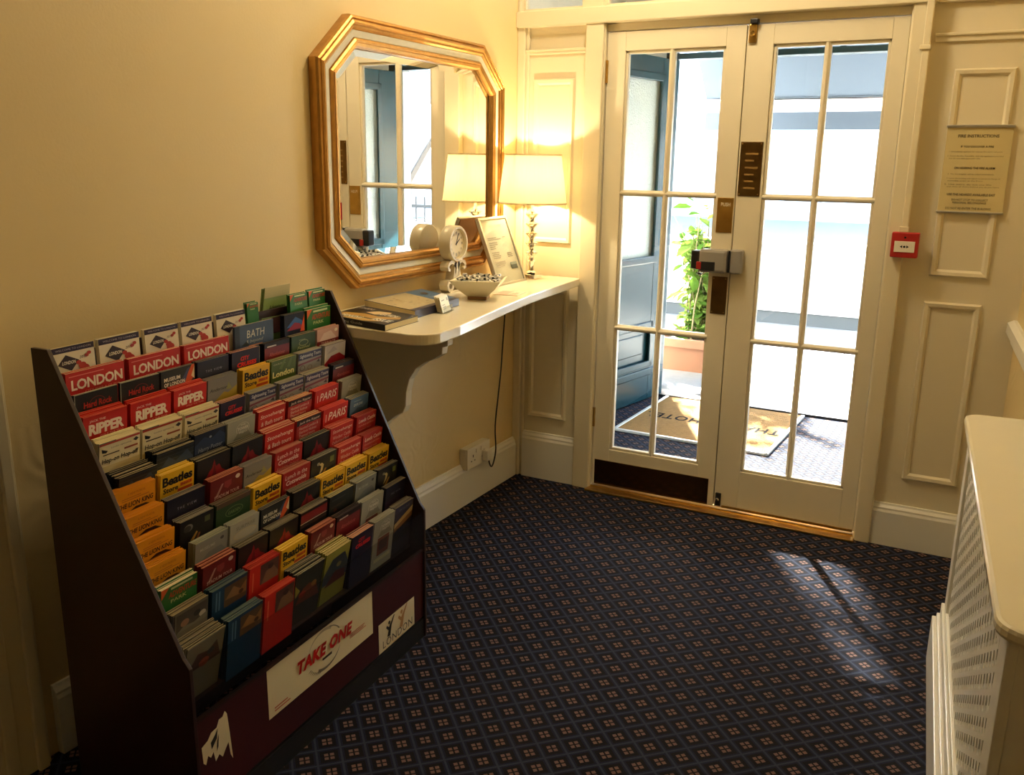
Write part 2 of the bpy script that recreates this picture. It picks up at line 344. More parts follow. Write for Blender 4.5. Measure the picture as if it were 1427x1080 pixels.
# ------------------------------------------------------------------ glazed inner doors (structure)
ZT, Z1, Z2, ZB = 1.925, 1.352, .767, .198
def inner_door(name, x0, x1, ga, gb, gm):
    d = sempty(name, (x0, 0, 0)); X = lambda x: x - x0
    MB().box(X(x0), X(ga), -.004, .038, .022, 2.0).build('stile', DOORP, d, bevel=.002)
    MB().box(X(gb), X(x1), -.004, .038, .022, 2.0).build('stile', DOORP, d, bevel=.002)
    MB().box(X(ga), X(gb), -.004, .038, ZT, 2.0).build('top_rail', DOORP, d, bevel=.002)
    MB().box(X(ga), X(gb), -.004, .038, .022, ZB).build('bottom_rail', DOORP, d, bevel=.002)
    def bar(a, b, c, e, vert):
        m = MB(); k = (b-a)/2 if vert else (e-c)/2
        if vert: pr = [(X(a), .028), (X(a), .008), (X((a+b)/2)-.003, -.003), (X((a+b)/2)+.003, -.003), (X(b), .008), (X(b), .028)]; m.prism(pr, c, e, lambda p, q, t: (p, q, t))
        else: pr = [(c, .028), (c, .008), ((c+e)/2-.003, -.0025), ((c+e)/2+.003, -.0025), (e, .008), (e, .028)]; m.prism(pr, X(a), X(b), lambda p, q, t: (t, q, p))
        return m.build('muntin', DOORP, d)
    bar(gm-.012, gm+.012, ZB, ZT, True)
    for z in (Z1, Z2): bar(ga, gb, z-.012, z+.012, False)
    # glazing bead round the glass
    m = MB()
    for (a, b, c, e) in ((ga, gb, ZB, ZB+.012), (ga, gb, ZT-.012, ZT), (ga, ga+.012, ZB, ZT), (gb-.012, gb, ZB, ZT)): m.box(X(a), X(b), .004, .03, c, e)
    m.build('glazing_bead', DOORP, d, bevel=.003)
    for (a, b) in ((ga, gm), (gm, gb)):
        for (c, e) in ((ZB, Z2), (Z2, Z1), (Z1, ZT)):
            MB().box(X(a), X(b), .016, .020, c, e).build('pane', GLASS, d)
    return d
dl = inner_door('door_1', .4125, .9895, .493, .912, .692)
dr = inner_door('door_2', .9935, 1.5735, 1.096, 1.518, 1.296)
# furniture of the left leaf
X = lambda x: x - .4125
MB().box(X(.425), X(.964), -.007, -.003, .024, .143).build('kick_plate', mat('kick_plate_brass', (.24, .14, .05), .14, 1.0, bump=(14, .02)), dl, bevel=.001)
def plate(name, par, a, b, z0, z1, m):
    p = MB().box(a, b, -.0075, -.003, z0, z1).build(name, m, par, bevel=.0015)
    s = MB()
    for x in (a+.007, b-.007):
        for z in (z0+.008, z1-.008): s.lathe([(.0028, 0), (.0028, .001), (0, .0018)], 8, (0, 0, 0)); s.v[-24:] = [(x+v[0], -.0075-v[2], z+v[1]) for v in s.v[-24:]]
    s.build('screw', BRASS, p); return p
pp = plate('push_plate', dl, X(.920), X(.986), 1.206, 1.346, BRASS)
pr_ = Print(.066, lambda x, y, h: (X(.920)+x, -.0076-h, 1.346-y)); pr_.text('PUSH', .24, .3, .82, .52, (235, 225, 190), .012); pr_.build('lettering', pp)
plate('finger_plate', dl, X(.920), X(.984), .87, 1.026, BRASSD)
lk = MB().box(X(.872), X(.990), -.062, -.004, 1.045, 1.140).build('door_lock', GREYP, dl, bevel=.012)
lk['label'] = 'grey surface-mounted lock case with black end and red button'
MB().box(X(.838), X(.878), -.056, -.006, 1.056, 1.132).build('lock_end', BLACK, lk, bevel=.006)
MB().box(X(.880), X(.942), -.0655, -.058, 1.054, 1.090).build('lock_window', BLACK, lk, bevel=.002)
MB().box(X(.866), X(.886), -.069, -.058, 1.058, 1.088).build('lock_button', REDP, lk, bevel=.002)
MB().tube([(X(.9), -.03, 1.046), (X(.885), -.04, 1.036), (X(.868), -.04, 1.04)], .003, 6).build('lock_pull', CHROME, lk)
for z in (1.80, .30): MB().lathe([(.006, 0), (.006, .09)], 10, (X(.414), -.008, z)).build('hinge', BRASS, dl)
# furniture of the right leaf
Y2 = lambda x: x - .9935
MB().box(Y2(.976), Y2(1.01), .0385, .05, .03, 1.99).build('meeting_bead', DOORP, dr, bevel=.003)  # unseen strip added to stop light leaking between the leaves
bp_ = plate('sign_plate', dr, Y2(.999), Y2(1.087), 1.354, 1.565, BRASSD)
pr_ = Print(.088, lambda x, y, h: (Y2(.999)+x, -.0076-h, 1.565-y))
for k in range(6): pr_.lines(.25, .45+.3*k, .85, .62+.3*k, 1, (150, 118, 66), k)
pr_.build('engraving', bp_)
kp = MB().box(Y2(.996), Y2(1.046), -.05, -.004, 1.046, 1.142).build('lock_keep', GREYP, dr, bevel=.006)
MB().box(Y2(.994), Y2(1.0), -.056, -.004, 1.05, 1.138).build('keep_lip', BLACK, kp)
tb = MB().box(Y2(1.000), Y2(1.030), -.014, -.003, 1.932, 2.0).build('top_bolt', BRASS, dr, bevel=.003)
MB().lathe([(.009, 0), (.011, .012), (.006, .02)], 12).build('bolt_knob', BRASS, tb, loc=(Y2(1.015), -.014, 1.965), rot=(pi/2, 0, 0))
MB().box(Y2(1.006), Y2(1.036), -.03, .0, 2.0, 2.018).build('bolt_keep', BLACK, tb, bevel=.003)
bb = MB().box(Y2(1.000), Y2(1.024), -.014, -.003, .03, .088).build('bottom_bolt', BLACK, dr, bevel=.003)
MB().lathe([(.006, 0), (.008, .01), (.005, .016)], 10).build('bolt_knob', CHROME, bb, loc=(Y2(1.012), -.014, .062), rot=(pi/2, 0, 0))
MB().box(Y2(1.03), Y2(1.57), -.010, -.003, .024, .034).build('weather_bar', BRASS, dr)

# ================================================================== LEAFLET RACK
RA = radians(4.15); RO = Vector((.20, -2.535, 0))
def R2W(d, u, z): return (RO.x + d*cos(RA) - u*sin(RA), RO.y + d*sin(RA) + u*cos(RA), z)
rack = thing('leaflet_rack', 'dark burgundy tiered leaflet rack full of leaflets, standing against the cream wall', 'rack', RO, (0, 0, RA))
side = [(0, 0), (0, 1.088), (.047, 1.088), (.349, .452), (.366, .43), (.366, 0)]
MB().prism(side, -.014, -.004, XZ).build('side_panel', RACKM, rack, bevel=.001)
MB().prism(side, .984, .994, XZ).build('side_panel', RACKM, rack, bevel=.001)
MB().box(0, .006, -.004, .984, 0, 1.06).build('back_panel', RACKM, rack)
fp = MB().box(.352, .360, -.004, .984, .07, .297).build('front_panel', RACKF, rack, bevel=.001)
MB().box(.345, .3515, -.004, .984, 0, .07).box(.3515, .362, -.004, .984, 0, .062).build('plinth', BLACK, rack)
MB().box(.352, .362, -.004, .984, .291, .299).build('front_lip', RACKM, rack)
MB().box(.3605, .3635, -.003, .983, .299, .425).build('clear_front', ACRYL, rack)
rows_s = [-.008, .05, .098, .149, .212, .265, .323, .380, .437, .494, .550, .608, .675]
SD = lambda s: .041 + .4344*s
SZ = lambda s: 1.077 - .9007*s
TILT = [radians(a) for a in (1, -2, -4, -6, -7.5, -7.5, -7.5, -7.5, -7.5, -7.5, -7.5, -7.5, -7.5)]     # the stacks flop forward a little
for i, s_ in enumerate(rows_s):
    z = SZ(s_) - (.162 if i == 12 else .206); dl_ = SD(s_) + (.16 if i == 12 else .2)*sin(TILT[i])
    MB().box(max(.007, dl_-.024), dl_+.002, -.003, .983, z-.006, z).build('tier', RACKM, rack)
# TAKE ONE poster, LONDON card and torn sticker on the front panel
def fpos(u, z): return lambda x, y, h: (.3602+h, u+x, z-y)
pc = MB().box(.360, .3606, .232, .692, .158, .292).build('poster', paper((226, 214, 176)), rack)
p = Print(.46, lambda x, y, h: (.3608+h, .232+x, .292-y))
def arc(cx, cy, rx, ry, a0, a1, w0, w1, c, n=12):
    for k in range(n):
        t0, t1 = k/n, (k+1)/n; a, b = radians(a0+(a1-a0)*t0), radians(a0+(a1-a0)*t1); wa = w0+(w1-w0)*t0; wb = w0+(w1-w0)*t1
        q = [(cx+rx*cos(a), cy-ry*sin(a)), (cx+(rx-wa)*cos(a), cy-(ry-wa)*sin(a)), (cx+(rx-wb)*cos(b), cy-(ry-wb)*sin(b)), (cx+rx*cos(b), cy-ry*sin(b))]
        p.lay -= 1 if k else 0
        p.poly(q[::-1] if a1 > a0 else q, c)
arc(.50, .125, .155, .115, 165, 62, .001, .02, (176, 166, 138)); arc(.50, .15, .155, .115, -15, -118, .001, .02, (120, 114, 96))
for k in range(7):
    a = 30+7*k; x, y = .50+.15*cos(radians(a)), .125-.112*sin(radians(a)); p.poly([(x, y), (x+.03, y+.012), (x+.006, y-.006)], (110, 104, 88))
    a = 210+7*k; x, y = .50+.15*cos(radians(a)), .15-.112*sin(radians(a)); p.poly([(x, y), (x-.03, y+.006), (x-.004, y-.006)], (90, 84, 70))
p.text('TAKE ONE', .245, .088, .775, .168, (178, 24, 16), .05, .25, 1.12)
p.rect(.47, .182, .56, .196, (70, 62, 54))
p.lines(.04, .235, .20, .268, 2, (196, 96, 70), 3); p.lines(.74, .165, .97, .20, 3, (206, 120, 96), 4)
p.build('print', pc)
pc = MB().box(.360, .3606, .722, .926, .071, .165).build('poster', paper((224, 212, 178)), rack)
p = Print(.204, lambda x, y, h: (.3608+h, .722+x, .165-y))
p.text('LONDON', .10, .30, .93, .42, (70, 66, 60), 0, 0, 1.1)
for (x, y, sc, c) in ((.28, .08, 1, (40, 38, 36)), (.62, .07, 1.15, (176, 130, 80))):     # two dancing figures
    p.disc(x, y, .028*sc, c); p.poly([(x-.06*sc, y+.20*sc), (x+.02*sc, y+.22*sc), (x+.07*sc, y+.04*sc), (x+.02*sc, y+.03*sc)], c)
    p.poly([(x-.02*sc, y+.08*sc), (x+.05*sc, y+.08*sc), (x+.15*sc, y-.06*sc), (x+.13*sc, y-.07*sc)], c); p.poly([(x-.09*sc, y+.05*sc), (x-.02*sc, y+.12*sc), (x, y+.08*sc), (x-.07*sc, y+.02*sc)], c)
p.rect(.36, .435, .66, .443, (200, 150, 60))
p.build('print', pc)
torn = [(.009, .226), (.028, .232), (.04, .245), (.058, .247), (.066, .262), (.078, .262), (.086, .272), (.092, .262), (.096, .22), (.102, .14), (.095, .155), (.091, .19), (.08, .178), (.07, .165), (.06, .178), (.048, .168), (.043, .195), (.034, .186), (.026, .196), (.018, .178), (.011, .186)]
pc = MB().prism(torn[::-1], .360, .3606, YZ).build('torn_sticker', paper((224, 212, 176)), rack)
p = Print(1, lambda x, y, h: (.3608+h, x, y)); p.poly([(.038, .205), (.055, .222), (.06, .245), (.052, .235), (.036, .222)][::1], (50, 46, 40)); p.poly([(.052, .19), (.058, .2), (.062, .23), (.056, .215)], (60, 54, 46)); p.build('print', pc)

# ------------------------------------------------------------------ the leaflets: one design per kind
R_ = (190, 32, 30); WH = (236, 228, 208); BK = (22, 21, 22); YE = (226, 178, 38)
DES = {}
def design(k):
    def deco(fn): DES[k] = fn; return fn
    return deco
# each returns (cover colour, edge colour)
BASE = {'planner': ((226, 216, 192), (214, 200, 166)), 'tall': ((96, 118, 58), (190, 176, 136)), 'green': ((42, 110, 52), (222, 206, 160)), 'london': ((188, 34, 34), (212, 170, 130)),
 'bath': ((72, 92, 124), (170, 156, 126)), 'mountain': ((30, 36, 58), (90, 80, 70)), 'hard': ((24, 22, 22), (190, 180, 150)), 'museum': ((44, 44, 46), (120, 112, 94)),
 'view': ((27, 25, 42), (122, 112, 94)), 'city': ((34, 32, 56), (190, 136, 104)), 'blackred': ((28, 20, 20), (64, 48, 42)), 'greensmall': ((58, 84, 54), (124, 104, 82)),
 'pink': ((206, 168, 162), (176, 128, 100)), 'ripper': ((192, 30, 26), (206, 84, 60)), 'anderson': ((132, 128, 122), (120, 112, 100)), 'beatles': ((228, 178, 30), (236, 192, 76)),
 'greenlondon': ((84, 104, 46), (150, 146, 92)), 'sight': ((150, 150, 152), (150, 140, 112)), 'whitepink': ((198, 192, 190), (140, 128, 104)), 'hop': ((226, 214, 176), (226, 212, 158)),
 'dark': ((34, 40, 48), (146, 132, 102)), 'potter': ((26, 34, 58), (140, 126, 98)), 'tower': ((158, 156, 142), (150, 146, 128)), 'stone': ((194, 42, 36), (204, 156, 124)),
 'jack': ((178, 40, 36), (206, 176, 128)), 'paris': ((198, 36, 30), (196, 72, 56)), 'blue': ((82, 112, 142), (186, 172, 118)), 'lion': ((228, 150, 24), (206, 128, 28)),
 'pyr': ((27, 25, 23), (116, 106, 80)), 'reddot': ((112, 22, 24), (176, 110, 82)), 'lunch': ((172, 34, 34), (158, 104, 80)), 'windsor': ((190, 40, 36), (190, 98, 76)),
 'leeds': ((176, 38, 38), (180, 92, 74)), 'planet': ((24, 24, 26), (140, 130, 108)), 'greenbrown': ((40, 66, 38), (104, 82, 60)), 'bottle': ((38, 38, 34), (130, 124, 104)),
 'silver': ((134, 136, 128), (150, 148, 122)), 'oval': ((172, 170, 156), (150, 148, 130)), 'book': ((30, 24, 22), (128, 116, 90)), 'darkbook': ((34, 38, 36), (164, 152, 104)),
 'photo': ((112, 104, 88), (150, 134, 98)), 'bluebox': ((28, 62, 96), (86, 100, 92)), 'redbox': ((196, 40, 30), (184, 62, 44)), 'white': ((120, 112, 92), (142, 128, 96)),
 'grey': ((48, 50, 46), (140, 132, 108)), 'yellow': ((150, 146, 62), (214, 194, 132)), 'dusk': ((44, 40, 56), (120, 110, 92))}
def fill(k, p):
    B = BASE[k][0]
    if k == 'planner':
        p.rect(0, 0, 1, .17, (44, 34, 62)); p.text('WELCOME TO LONDON', .1, .06, .92, .115, (176, 164, 176))
        p.poly([(.12, .50), (.42, .72), (.62, .45), (.32, .24)], (54, 42, 52)); p.text('LONDON', .22, .42, .54, .52, WH, .02, .2)
        for x, y, r in ((.6, .52, .06), (.68, .62, .09), (.8, .36, .05), (.86, .30, .05), (.72, .72, .12)): p.disc(x, y, r, (176, 58, 56))
        p.text('2013', .62, .34, .80, .42, (96, 70, 66), .0, .3)
    elif k == 'tall':
        [p.rect(0, .09*i, 1, .09*(i+1), (150-4*i, 138-2*i, 92-2*i)) for i in range(4)]; p.text('Adventures', .22, .62, .85, .78, (30, 40, 18), .02, .1); p.text('outdoors', .30, .84, .8, .95, (176, 182, 130)); p.rect(0, 1.05, 1, 1.3, (54, 26, 24)); p.rect(0, 1.3, 1, 1.6, (54, 26, 24))  # tan bands at the top paint the highlight on the curl
    elif k == 'green':
        p.poly([(0, .34), (.22, 0), (0, 0)], (206, 92, 40)); p.rect(.26, .06, .86, .13, (196, 206, 150)); p.text('ADVENTURE', .2, .2, .98, .4, (196, 64, 38), .02, .15); p.text('PARK', .26, .46, .7, .58, (198, 206, 140), .015)
    elif k == 'london':
        p.lines(.05, .07, .95, .12, 1, (222, 120, 110)); p.text('LONDON', .08, .18, .96, .44, (238, 220, 200), .03, 0, .95); p.text('CITY MAP & GUIDE', .3, .49, .9, .54, (224, 150, 130)); p.rect(0, .6, 1, .9, (150, 24, 26))
    elif k == 'bath':
        p.rect(0, 0, .12, 1, (52, 66, 88)); p.text('BATH', .3, .18, .76, .40, (214, 214, 204), 0, .1, 1.05); p.text('& beyond', .27, .46, .72, .58, (182, 184, 176), 0, .3); p.poly([(.15, .6), (.28, .48), (.36, .62)], (42, 54, 66)); p.rect(.34, .62, .7, .66, (180, 130, 100))
    elif k == 'mountain':
        p.poly([(.1, .6), (.55, .16), (.9, .4), (.9, .6)], (54, 100, 158)); p.poly([(.1, .75), (.5, .42), (.75, .5), (.95, .75)], (150, 44, 70)); p.poly([(.78, .9), (1, .1), (1, .9)], (218, 84, 38))
    elif k == 'hard':
        p.rect(0, 0, 1, .02, (150, 144, 124)); p.rect(0, 0, .02, 1.2, (140, 134, 116)); p.ring(.52, .36, .19, .018, (120, 34, 28)); p.text('Hard Rock', .2, .27, .86, .45, (176, 34, 24), .03, .05); p.text('CAFE', .44, .47, .6, .52, (120, 34, 28))
    elif k == 'museum':
        p.poly([(.62, .62), (.92, 0), (1, 0), (1, .4), (.75, .75)], (206, 84, 34)); p.poly([(.9, .38), (1, .05), (1, .5)], (222, 206, 160)); p.poly([(.52, .6), (.78, .1), (.86, .06), (.66, .7)], (70, 78, 110))
        p.text('MUSEUM', .08, .24, .56, .37, WH, .03); p.text('OF LONDON', .08, .41, .7, .54, WH, .03); p.rect(0, .66, 1, 1, (84, 24, 40))
    elif k == 'view':
        p.text('THE VIEW', .26, .34, .78, .42, (176, 168, 180), 0, 0, 1.5); p.rect(0, .6, 1, .8, (50, 38, 62)); p.rect(0, .8, 1, 1.1, (74, 52, 66)); p.rect(0, 0, 1, .012, (70, 66, 80))
    elif k == 'city':
        p.text('CITY', .3, .22, .62, .38, (214, 34, 38), .05, .15); p.text('CRUISES', .18, .43, .88, .6, (214, 34, 38), .05, .15); p.rect(.975, 0, 1, 1, (120, 116, 124))
    elif k == 'blackred':
        p.rect(.0, .18, 1, 1, (116, 20, 26)); p.rect(.1, .11, .46, .16, (206, 196, 180)); p.text('Absolutions', .18, .38, .8, .54, (196, 96, 92), 0, .35)
    elif k == 'greensmall':
        p.ring(.5, .33, .2, .03, (150, 160, 110), .12); p.text('Festival', .24, .44, .78, .56, (186, 196, 140), .01, .3); p.lines(.3, .16, .7, .24, 1, (132, 144, 100))
    elif k == 'pink':
        p.rect(0, .5, 1, 1, (120, 20, 26)); p.poly([(.1, .5), (.3, .2), (.62, .14), (.9, .5)], (222, 200, 196)); p.disc(.86, .16, .07, (240, 234, 220)); p.text('TERRACE', .18, .56, .84, .66, (230, 190, 176), .01)
    elif k == 'ripper':
        p.text('JACK THE', .14, .13, .5, .21, (236, 196, 180), .02); p.text('RIPPER', .12, .25, .92, .56, (244, 226, 206), .045, 0, .92); p.text('WALK THE TRAIL', .36, .60, .92, .66, (232, 150, 132), .01); p.rect(0, 0, 1, .012, (224, 110, 84))
    elif k == 'anderson':
        p.text('Anderson', .06, .34, .66, .46, (44, 42, 44), .01, .25); p.poly([(.2, .85), (.55, .55), (.7, .62), (1, .42), (1, .9)], (176, 150, 52)); p.poly([(.62, .5), (.7, .24), (.82, .5)], (150, 146, 90))
    elif k == 'beatles':
        p.text('Beatles', .06, .12, .95, .45, BK, .035, .0, .95); p.text('Store', .08, .50, .52, .68, BK, .03); p.rect(.58, .50, .94, .62, (206, 92, 26)); p.text('No.1', .62, .52, .9, .6, (110, 40, 20), .01); p.rect(.5, .68, .94, .78, (190, 70, 30)); p.ring(.5, .42, .5, .0, BK) if 0 else None
    elif k == 'greenlondon':
        p.text('CHURCHILL', .08, .12, .56, .18, (196, 196, 150)); p.text('London', .06, .42, .92, .66, (230, 222, 150), .035); p.poly([(.3, .35), (.5, .02), (.58, .02), (.42, .4)], (106, 128, 62)); p.poly([(.62, .35), (.76, .02), (.84, .02), (.74, .4)], (100, 120, 58))
    elif k == 'sight':
        p.rect(0, .03, 1, .30, (40, 46, 92)); p.text('Sightseeing Tours', .06, .08, .96, .26, (206, 206, 214), .02); p.poly([(0, .42), (1, .34), (1, .42), (0, .5)], (120, 60, 84)); p.ring(.18, .62, .11, .02, (96, 70, 66)); p.ring(.5, .66, .1, .02, (110, 84, 78)); p.poly([(.78, .52), (.9, .42), (.94, .56)], (60, 50, 60)); p.rect(0, .75, 1, 1, (176, 150, 140))
    elif k == 'whitepink':
        p.poly([(0, .8), (.3, .52), (.7, .46), (1, .7), (1, 1), (0, 1)], (150, 24, 34)); p.poly([(.1, .4), (.4, .1), (.6, .3)], (176, 170, 176)); p.rect(0, 0, 1, .02, (100, 96, 100))
    elif k == 'hop':
        p.rect(0, .03, 1, .1, (176, 62, 50)); p.rect(0, .0, .4, .03, (90, 110, 96)); p.poly([(.05, .2), (.2, .3), (.16, .36), (.06, .33)], (36, 34, 36)); p.text('London sightseeing', .28, .2, .78, .27, (120, 110, 100)); p.poly([(.82, .2), (.9, .13), (.97, .2), (.9, .27)], (50, 48, 54)); p.lines(.08, .38, .55, .46, 1, (60, 50, 44), 5); p.rect(.6, .37, .94, .43, (150, 70, 48)); p.text('Hop-on Hop-off', .05, .54, .96, .74, (30, 30, 36), .02, .1); p.rect(0, .8, 1, 1, (206, 190, 140))
    elif k == 'dark':
        for i in range(7): p.rect(.0, .05+.12*i, 1, .07+.12*i, (58, 66, 74))
        p.poly([(.1, .5), (.3, .2), (.5, .4), (.8, .15), (1, .5)], (56, 70, 88))
    elif k == 'potter':
        p.poly([(0, .4), (.3, .16), (.55, .3), (.8, .1), (1, .3), (1, .6), (0, .7)], (44, 60, 92)); p.disc(.5, .22, .04, (150, 160, 176)); p.text('Harry Potter', .12, .52, .9, .72, (160, 164, 170), .0, .15)
    elif k == 'tower':
        p.ring(.55, .38, .24, .015, (206, 200, 184)); p.text('THE', .46, .2, .64, .26, (220, 214, 196), .01); p.text('TOWER', .36, .31, .75, .42, (226, 220, 204), .02); p.poly([(.2, .75), (.38, .48), (.56, .58), (.7, .44), (.9, .78)], (126, 124, 108)); p.text('BRIDGE', .4, .46, .72, .54, (214, 208, 190), .01)
        p.rect(.22, .80, .78, 1.55, (112, 52, 44)); p.rect(.3, .92, .7, 1.35, (74, 40, 38)); p.rect(.1, 1.64, .9, 1.80, (196, 186, 150))
    elif k == 'stone':
        p.text('Stonehenge', .07, .16, .95, .34, (240, 222, 206), .005, .12); p.text('& Bath tours', .10, .42, .9, .58, (240, 222, 206), .005, .12); p.text('with Stonehenge entry', .08, .66, .8, .74, (226, 120, 84)); p.rect(0, 0, 1, .014, (214, 110, 90))
    elif k == 'jack':
        p.rect(0, .02, 1, .24, (44, 24, 24)); p.text('Jack the Ripper', .1, .1, .96, .22, (226, 206, 184), .015, .1)
        for i, t_ in enumerate(('Haunted London &', 'Sherlock Holmes', 'Themed tours')): p.text(t_, .1, .30+.15*i, .88-.06*i, .41+.15*i, (226, 196, 176), .0, .12)
    elif k == 'paris':
        p.rect(.1, .2, .125, .48, (236, 206, 190)); p.text('PARIS', .2, .16, .94, .46, (246, 228, 210), .01, .22); p.text('Full day trips from London', .12, .58, .92, .66, (226, 96, 60)); p.lines(.12, .72, .8, .9, 2, (150, 26, 24), 2)
    elif k == 'blue':
        p.text('EXPLORE', .2, .3, .7, .42, (200, 210, 216), .02, .2); p.poly([(0, .8), (.4, .5), (.7, .6), (1, .4), (1, 1), (0, 1)], (56, 82, 108)); p.lines(.2, .14, .8, .22, 1, (140, 164, 180))
    elif k == 'lion':
        p.text('A NEW MUSICAL', .3, .12, .74, .19, (176, 96, 24)); p.lines(.16, .24, .84, .36, 2, (190, 112, 26), 8); p.text('THE LION KING', .06, .40, .94, .56, (52, 24, 16), .02, .1, .98); p.poly([(.3, .72), (.5, .60), (.75, .61), (.95, .75), (.6, .70)], (70, 36, 20))
    elif k == 'pyr':
        p.poly([(.12, .9), (.3, .62), (.36, .5), (.44, .42), (.5, .14), (.56, .4), (.66, .36), (.74, .56), (.9, .7), (.98, .9)], (134, 18, 24)); p.poly([(.4, .9), (.52, .3), (.6, .9)], (96, 10, 18)); p.rect(0, 0, 1, .014, (86, 80, 66)); p.text('MUSICAL', .2, .93, .9, 1.05, (170, 30, 34), .02)
    elif k == 'reddot':
        p.disc(.84, .17, .075, (222, 206, 184)); p.poly([(.14, .62), (.34, .22), (.4, .22), (.22, .62)], (176, 132, 116)); p.poly([(.42, .18), (.64, .18), (.64, .36), (.53, .46), (.42, .36)], (146, 54, 50)); p.text('STADIUM TOUR', .12, .56, .9, .68, (220, 186, 170), .01, .1)
    elif k == 'lunch':
        p.text('Lunch in the', .08, .12, .88, .28, (240, 214, 198), .005, .12); p.text('Cotswolds', .12, .33, .86, .50, (240, 214, 198), .025, .12); p.text('Blenheim, Oxford', .08, .57, .86, .67, (220, 140, 124), 0, .1); p.text('& Bath tours', .1, .73, .6, .82, (214, 130, 116), 0, .1)
    elif k == 'windsor':
        p.text('Stonehenge', .1, .12, .95, .29, (240, 220, 204), .005, .12); p.text('Windsor Castle', .12, .36, .9, .5, (236, 200, 184), 0, .12); p.text('Oxford and Bath', .1, .56, .84, .69, (236, 200, 184), 0, .12); p.rect(.0, .86, 1, 1, (206, 96, 60))
    elif k == 'leeds':
        p.text('Leeds Castle', .1, .14, .95, .31, (244, 220, 206), .02, .12); p.text('Canterbury and Dover', .1, .4, .9, .5, (230, 170, 154), 0, .12); p.text('Greenwich tours', .1, .57, .76, .67, (226, 156, 140), 0, .12); p.text('with river cruise', .1, .73, .7, .81, (226, 130, 90), 0, .12)
    elif k == 'planet':
        p.disc(.24, .3, .13, (126, 120, 110)); p.disc(.21, .32, .11, (60, 58, 56)); p.poly([(.3, .78), (.48, .52), (.52, .56), (.4, .8)], (186, 140, 60)); p.rect(.72, .14, .88, .34, (92, 96, 60)); p.poly([(.42, .95), (.55, .6), (.6, .62), (.5, .95)], (150, 84, 46))
    elif k == 'greenbrown':
        p.rect(0, 0, 1, .14, (92, 66, 50)); p.ring(.52, .40, .26, .02, (110, 130, 78), .16); p.text('GARDEN', .34, .36, .7, .46, (126, 146, 90), .01, .1)
    elif k == 'bottle':
        p.poly([(.3, .3), (.42, .26), (.5, .36), (.46, .56), (.3, .76), (.38, .52), (.4, .38)], (206, 190, 130)); p.poly([(.36, .8), (.56, .52), (.62, .54), (.48, .84)], (176, 130, 60)); p.rect(.74, .16, .9, .38, (112, 122, 56)); p.disc(.28, .26, .06, (150, 146, 120))
    elif k == 'silver':
        p.rect(0, 0, 1, .03, (170, 168, 150)); p.disc(.82, .22, .06, (66, 66, 70)); p.poly([(.1, .8), (.4, .5), (.8, .46), (1, .8)], (116, 120, 118)); p.text('MUSEUMS', .14, .26, .6, .36, (176, 176, 166), .01)
    elif k == 'oval':
        p.ring(.52, .52, .4, .02, (206, 190, 140), .17); p.text('SURPRISE', .2, .18, .86, .30, (126, 124, 112), .0, 0); p.disc(.52, .52, .37, (190, 186, 166), .15)
    elif k == 'book':
        p.rect(.02, .1, 1, .38, (124, 26, 30)); p.rect(0, .4, 1, .425, (206, 190, 160)); p.rect(0, .5, 1, .56, (60, 44, 40))
    elif k == 'darkbook':
        p.lines(.1, .14, .9, .26, 1, (60, 66, 62), 3); p.text('HAMMERS', .1, .4, .7, .52, (84, 70, 50), .01); p.disc(.25, .6, .07, (96, 50, 36))
    elif k == 'photo':
        p.rect(.1, .1, .98, .7, (74, 66, 58)); p.disc(.34, .46, .12, (150, 110, 84)); p.disc(.68, .36, .1, (36, 34, 34)); p.disc(.84, .48, .1, (190, 180, 160)); p.poly([(.1, .7), (.3, .56), (.6, .62), (.98, .5), (.98, .7)], (120, 116, 100)); p.rect(0, .05, .06, 1, (60, 46, 40))
    elif k == 'bluebox':
        p.rect(.34, .1, .98, .74, (96, 70, 48)); p.poly([(.36, .5), (.6, .2), (.8, .4), (.97, .2), (.97, .6)], (146, 104, 62)); p.disc(.82, .5, .07, (70, 44, 30)); p.rect(.1, .1, .14, .7, (96, 130, 160)); p.rect(.18, .1, .22, .7, (96, 130, 160))
    elif k == 'redbox':
        p.rect(.36, .08, .98, .8, (88, 62, 56)); p.poly([(.4, .8), (.55, .4), (.8, .3), (.97, .6), (.97, .8)], (128, 96, 72)); p.rect(.1, .2, .14, .9, (220, 110, 80)); p.disc(.7, .28, .1, (60, 44, 46))
    elif k == 'white':
        p.poly([(.05, .9), (.3, .4), (.6, .5), (.8, .3), (.95, .9)], (74, 50, 40)); p.disc(.5, .8, .14, (140, 66, 46)); p.rect(0, .0, 1, .04, (170, 160, 130)); p.disc(.66, .55, .1, (46, 60, 66))
    elif k == 'grey':
        p.rect(0, .0, 1, .03, (150, 144, 120)); p.poly([(.1, 1.2), (.3, .7), (.52, .6), (.8, .8), (.96, 1.3)], (116, 60, 40)); p.disc(.7, .72, .1, (150, 104, 60)); p.disc(.3, .9, .12, (150, 44, 30)); p.poly([(0, .4), (.2, .7), (.06, .9)], (160, 150, 60))
    elif k == 'yellow':
        p.poly([(0, .9), (.3, .35), (.8, .3), (1, .8), (1, 1.3), (0, 1.3)], (60, 70, 84)); p.poly([(.1, 1.4), (.5, .9), (.9, 1.05), (.95, 1.4)], (96, 32, 34)); p.disc(.6, .7, .1, (140, 130, 90))
    elif k == 'dusk':
        p.rect(0, .0, 1, .3, (56, 54, 76)); p.poly([(0, .75), (1, .3), (1, .55), (0, .95)], (196, 168, 112)); p.poly([(0, .95), (1, .55), (1, .8), (0, 1.15)], (140, 96, 60)); p.text('SKYLINE', .2, .14, .8, .24, (120, 116, 130)); p.rect(0, 1.25, 1, 1.6, (26, 24, 30))

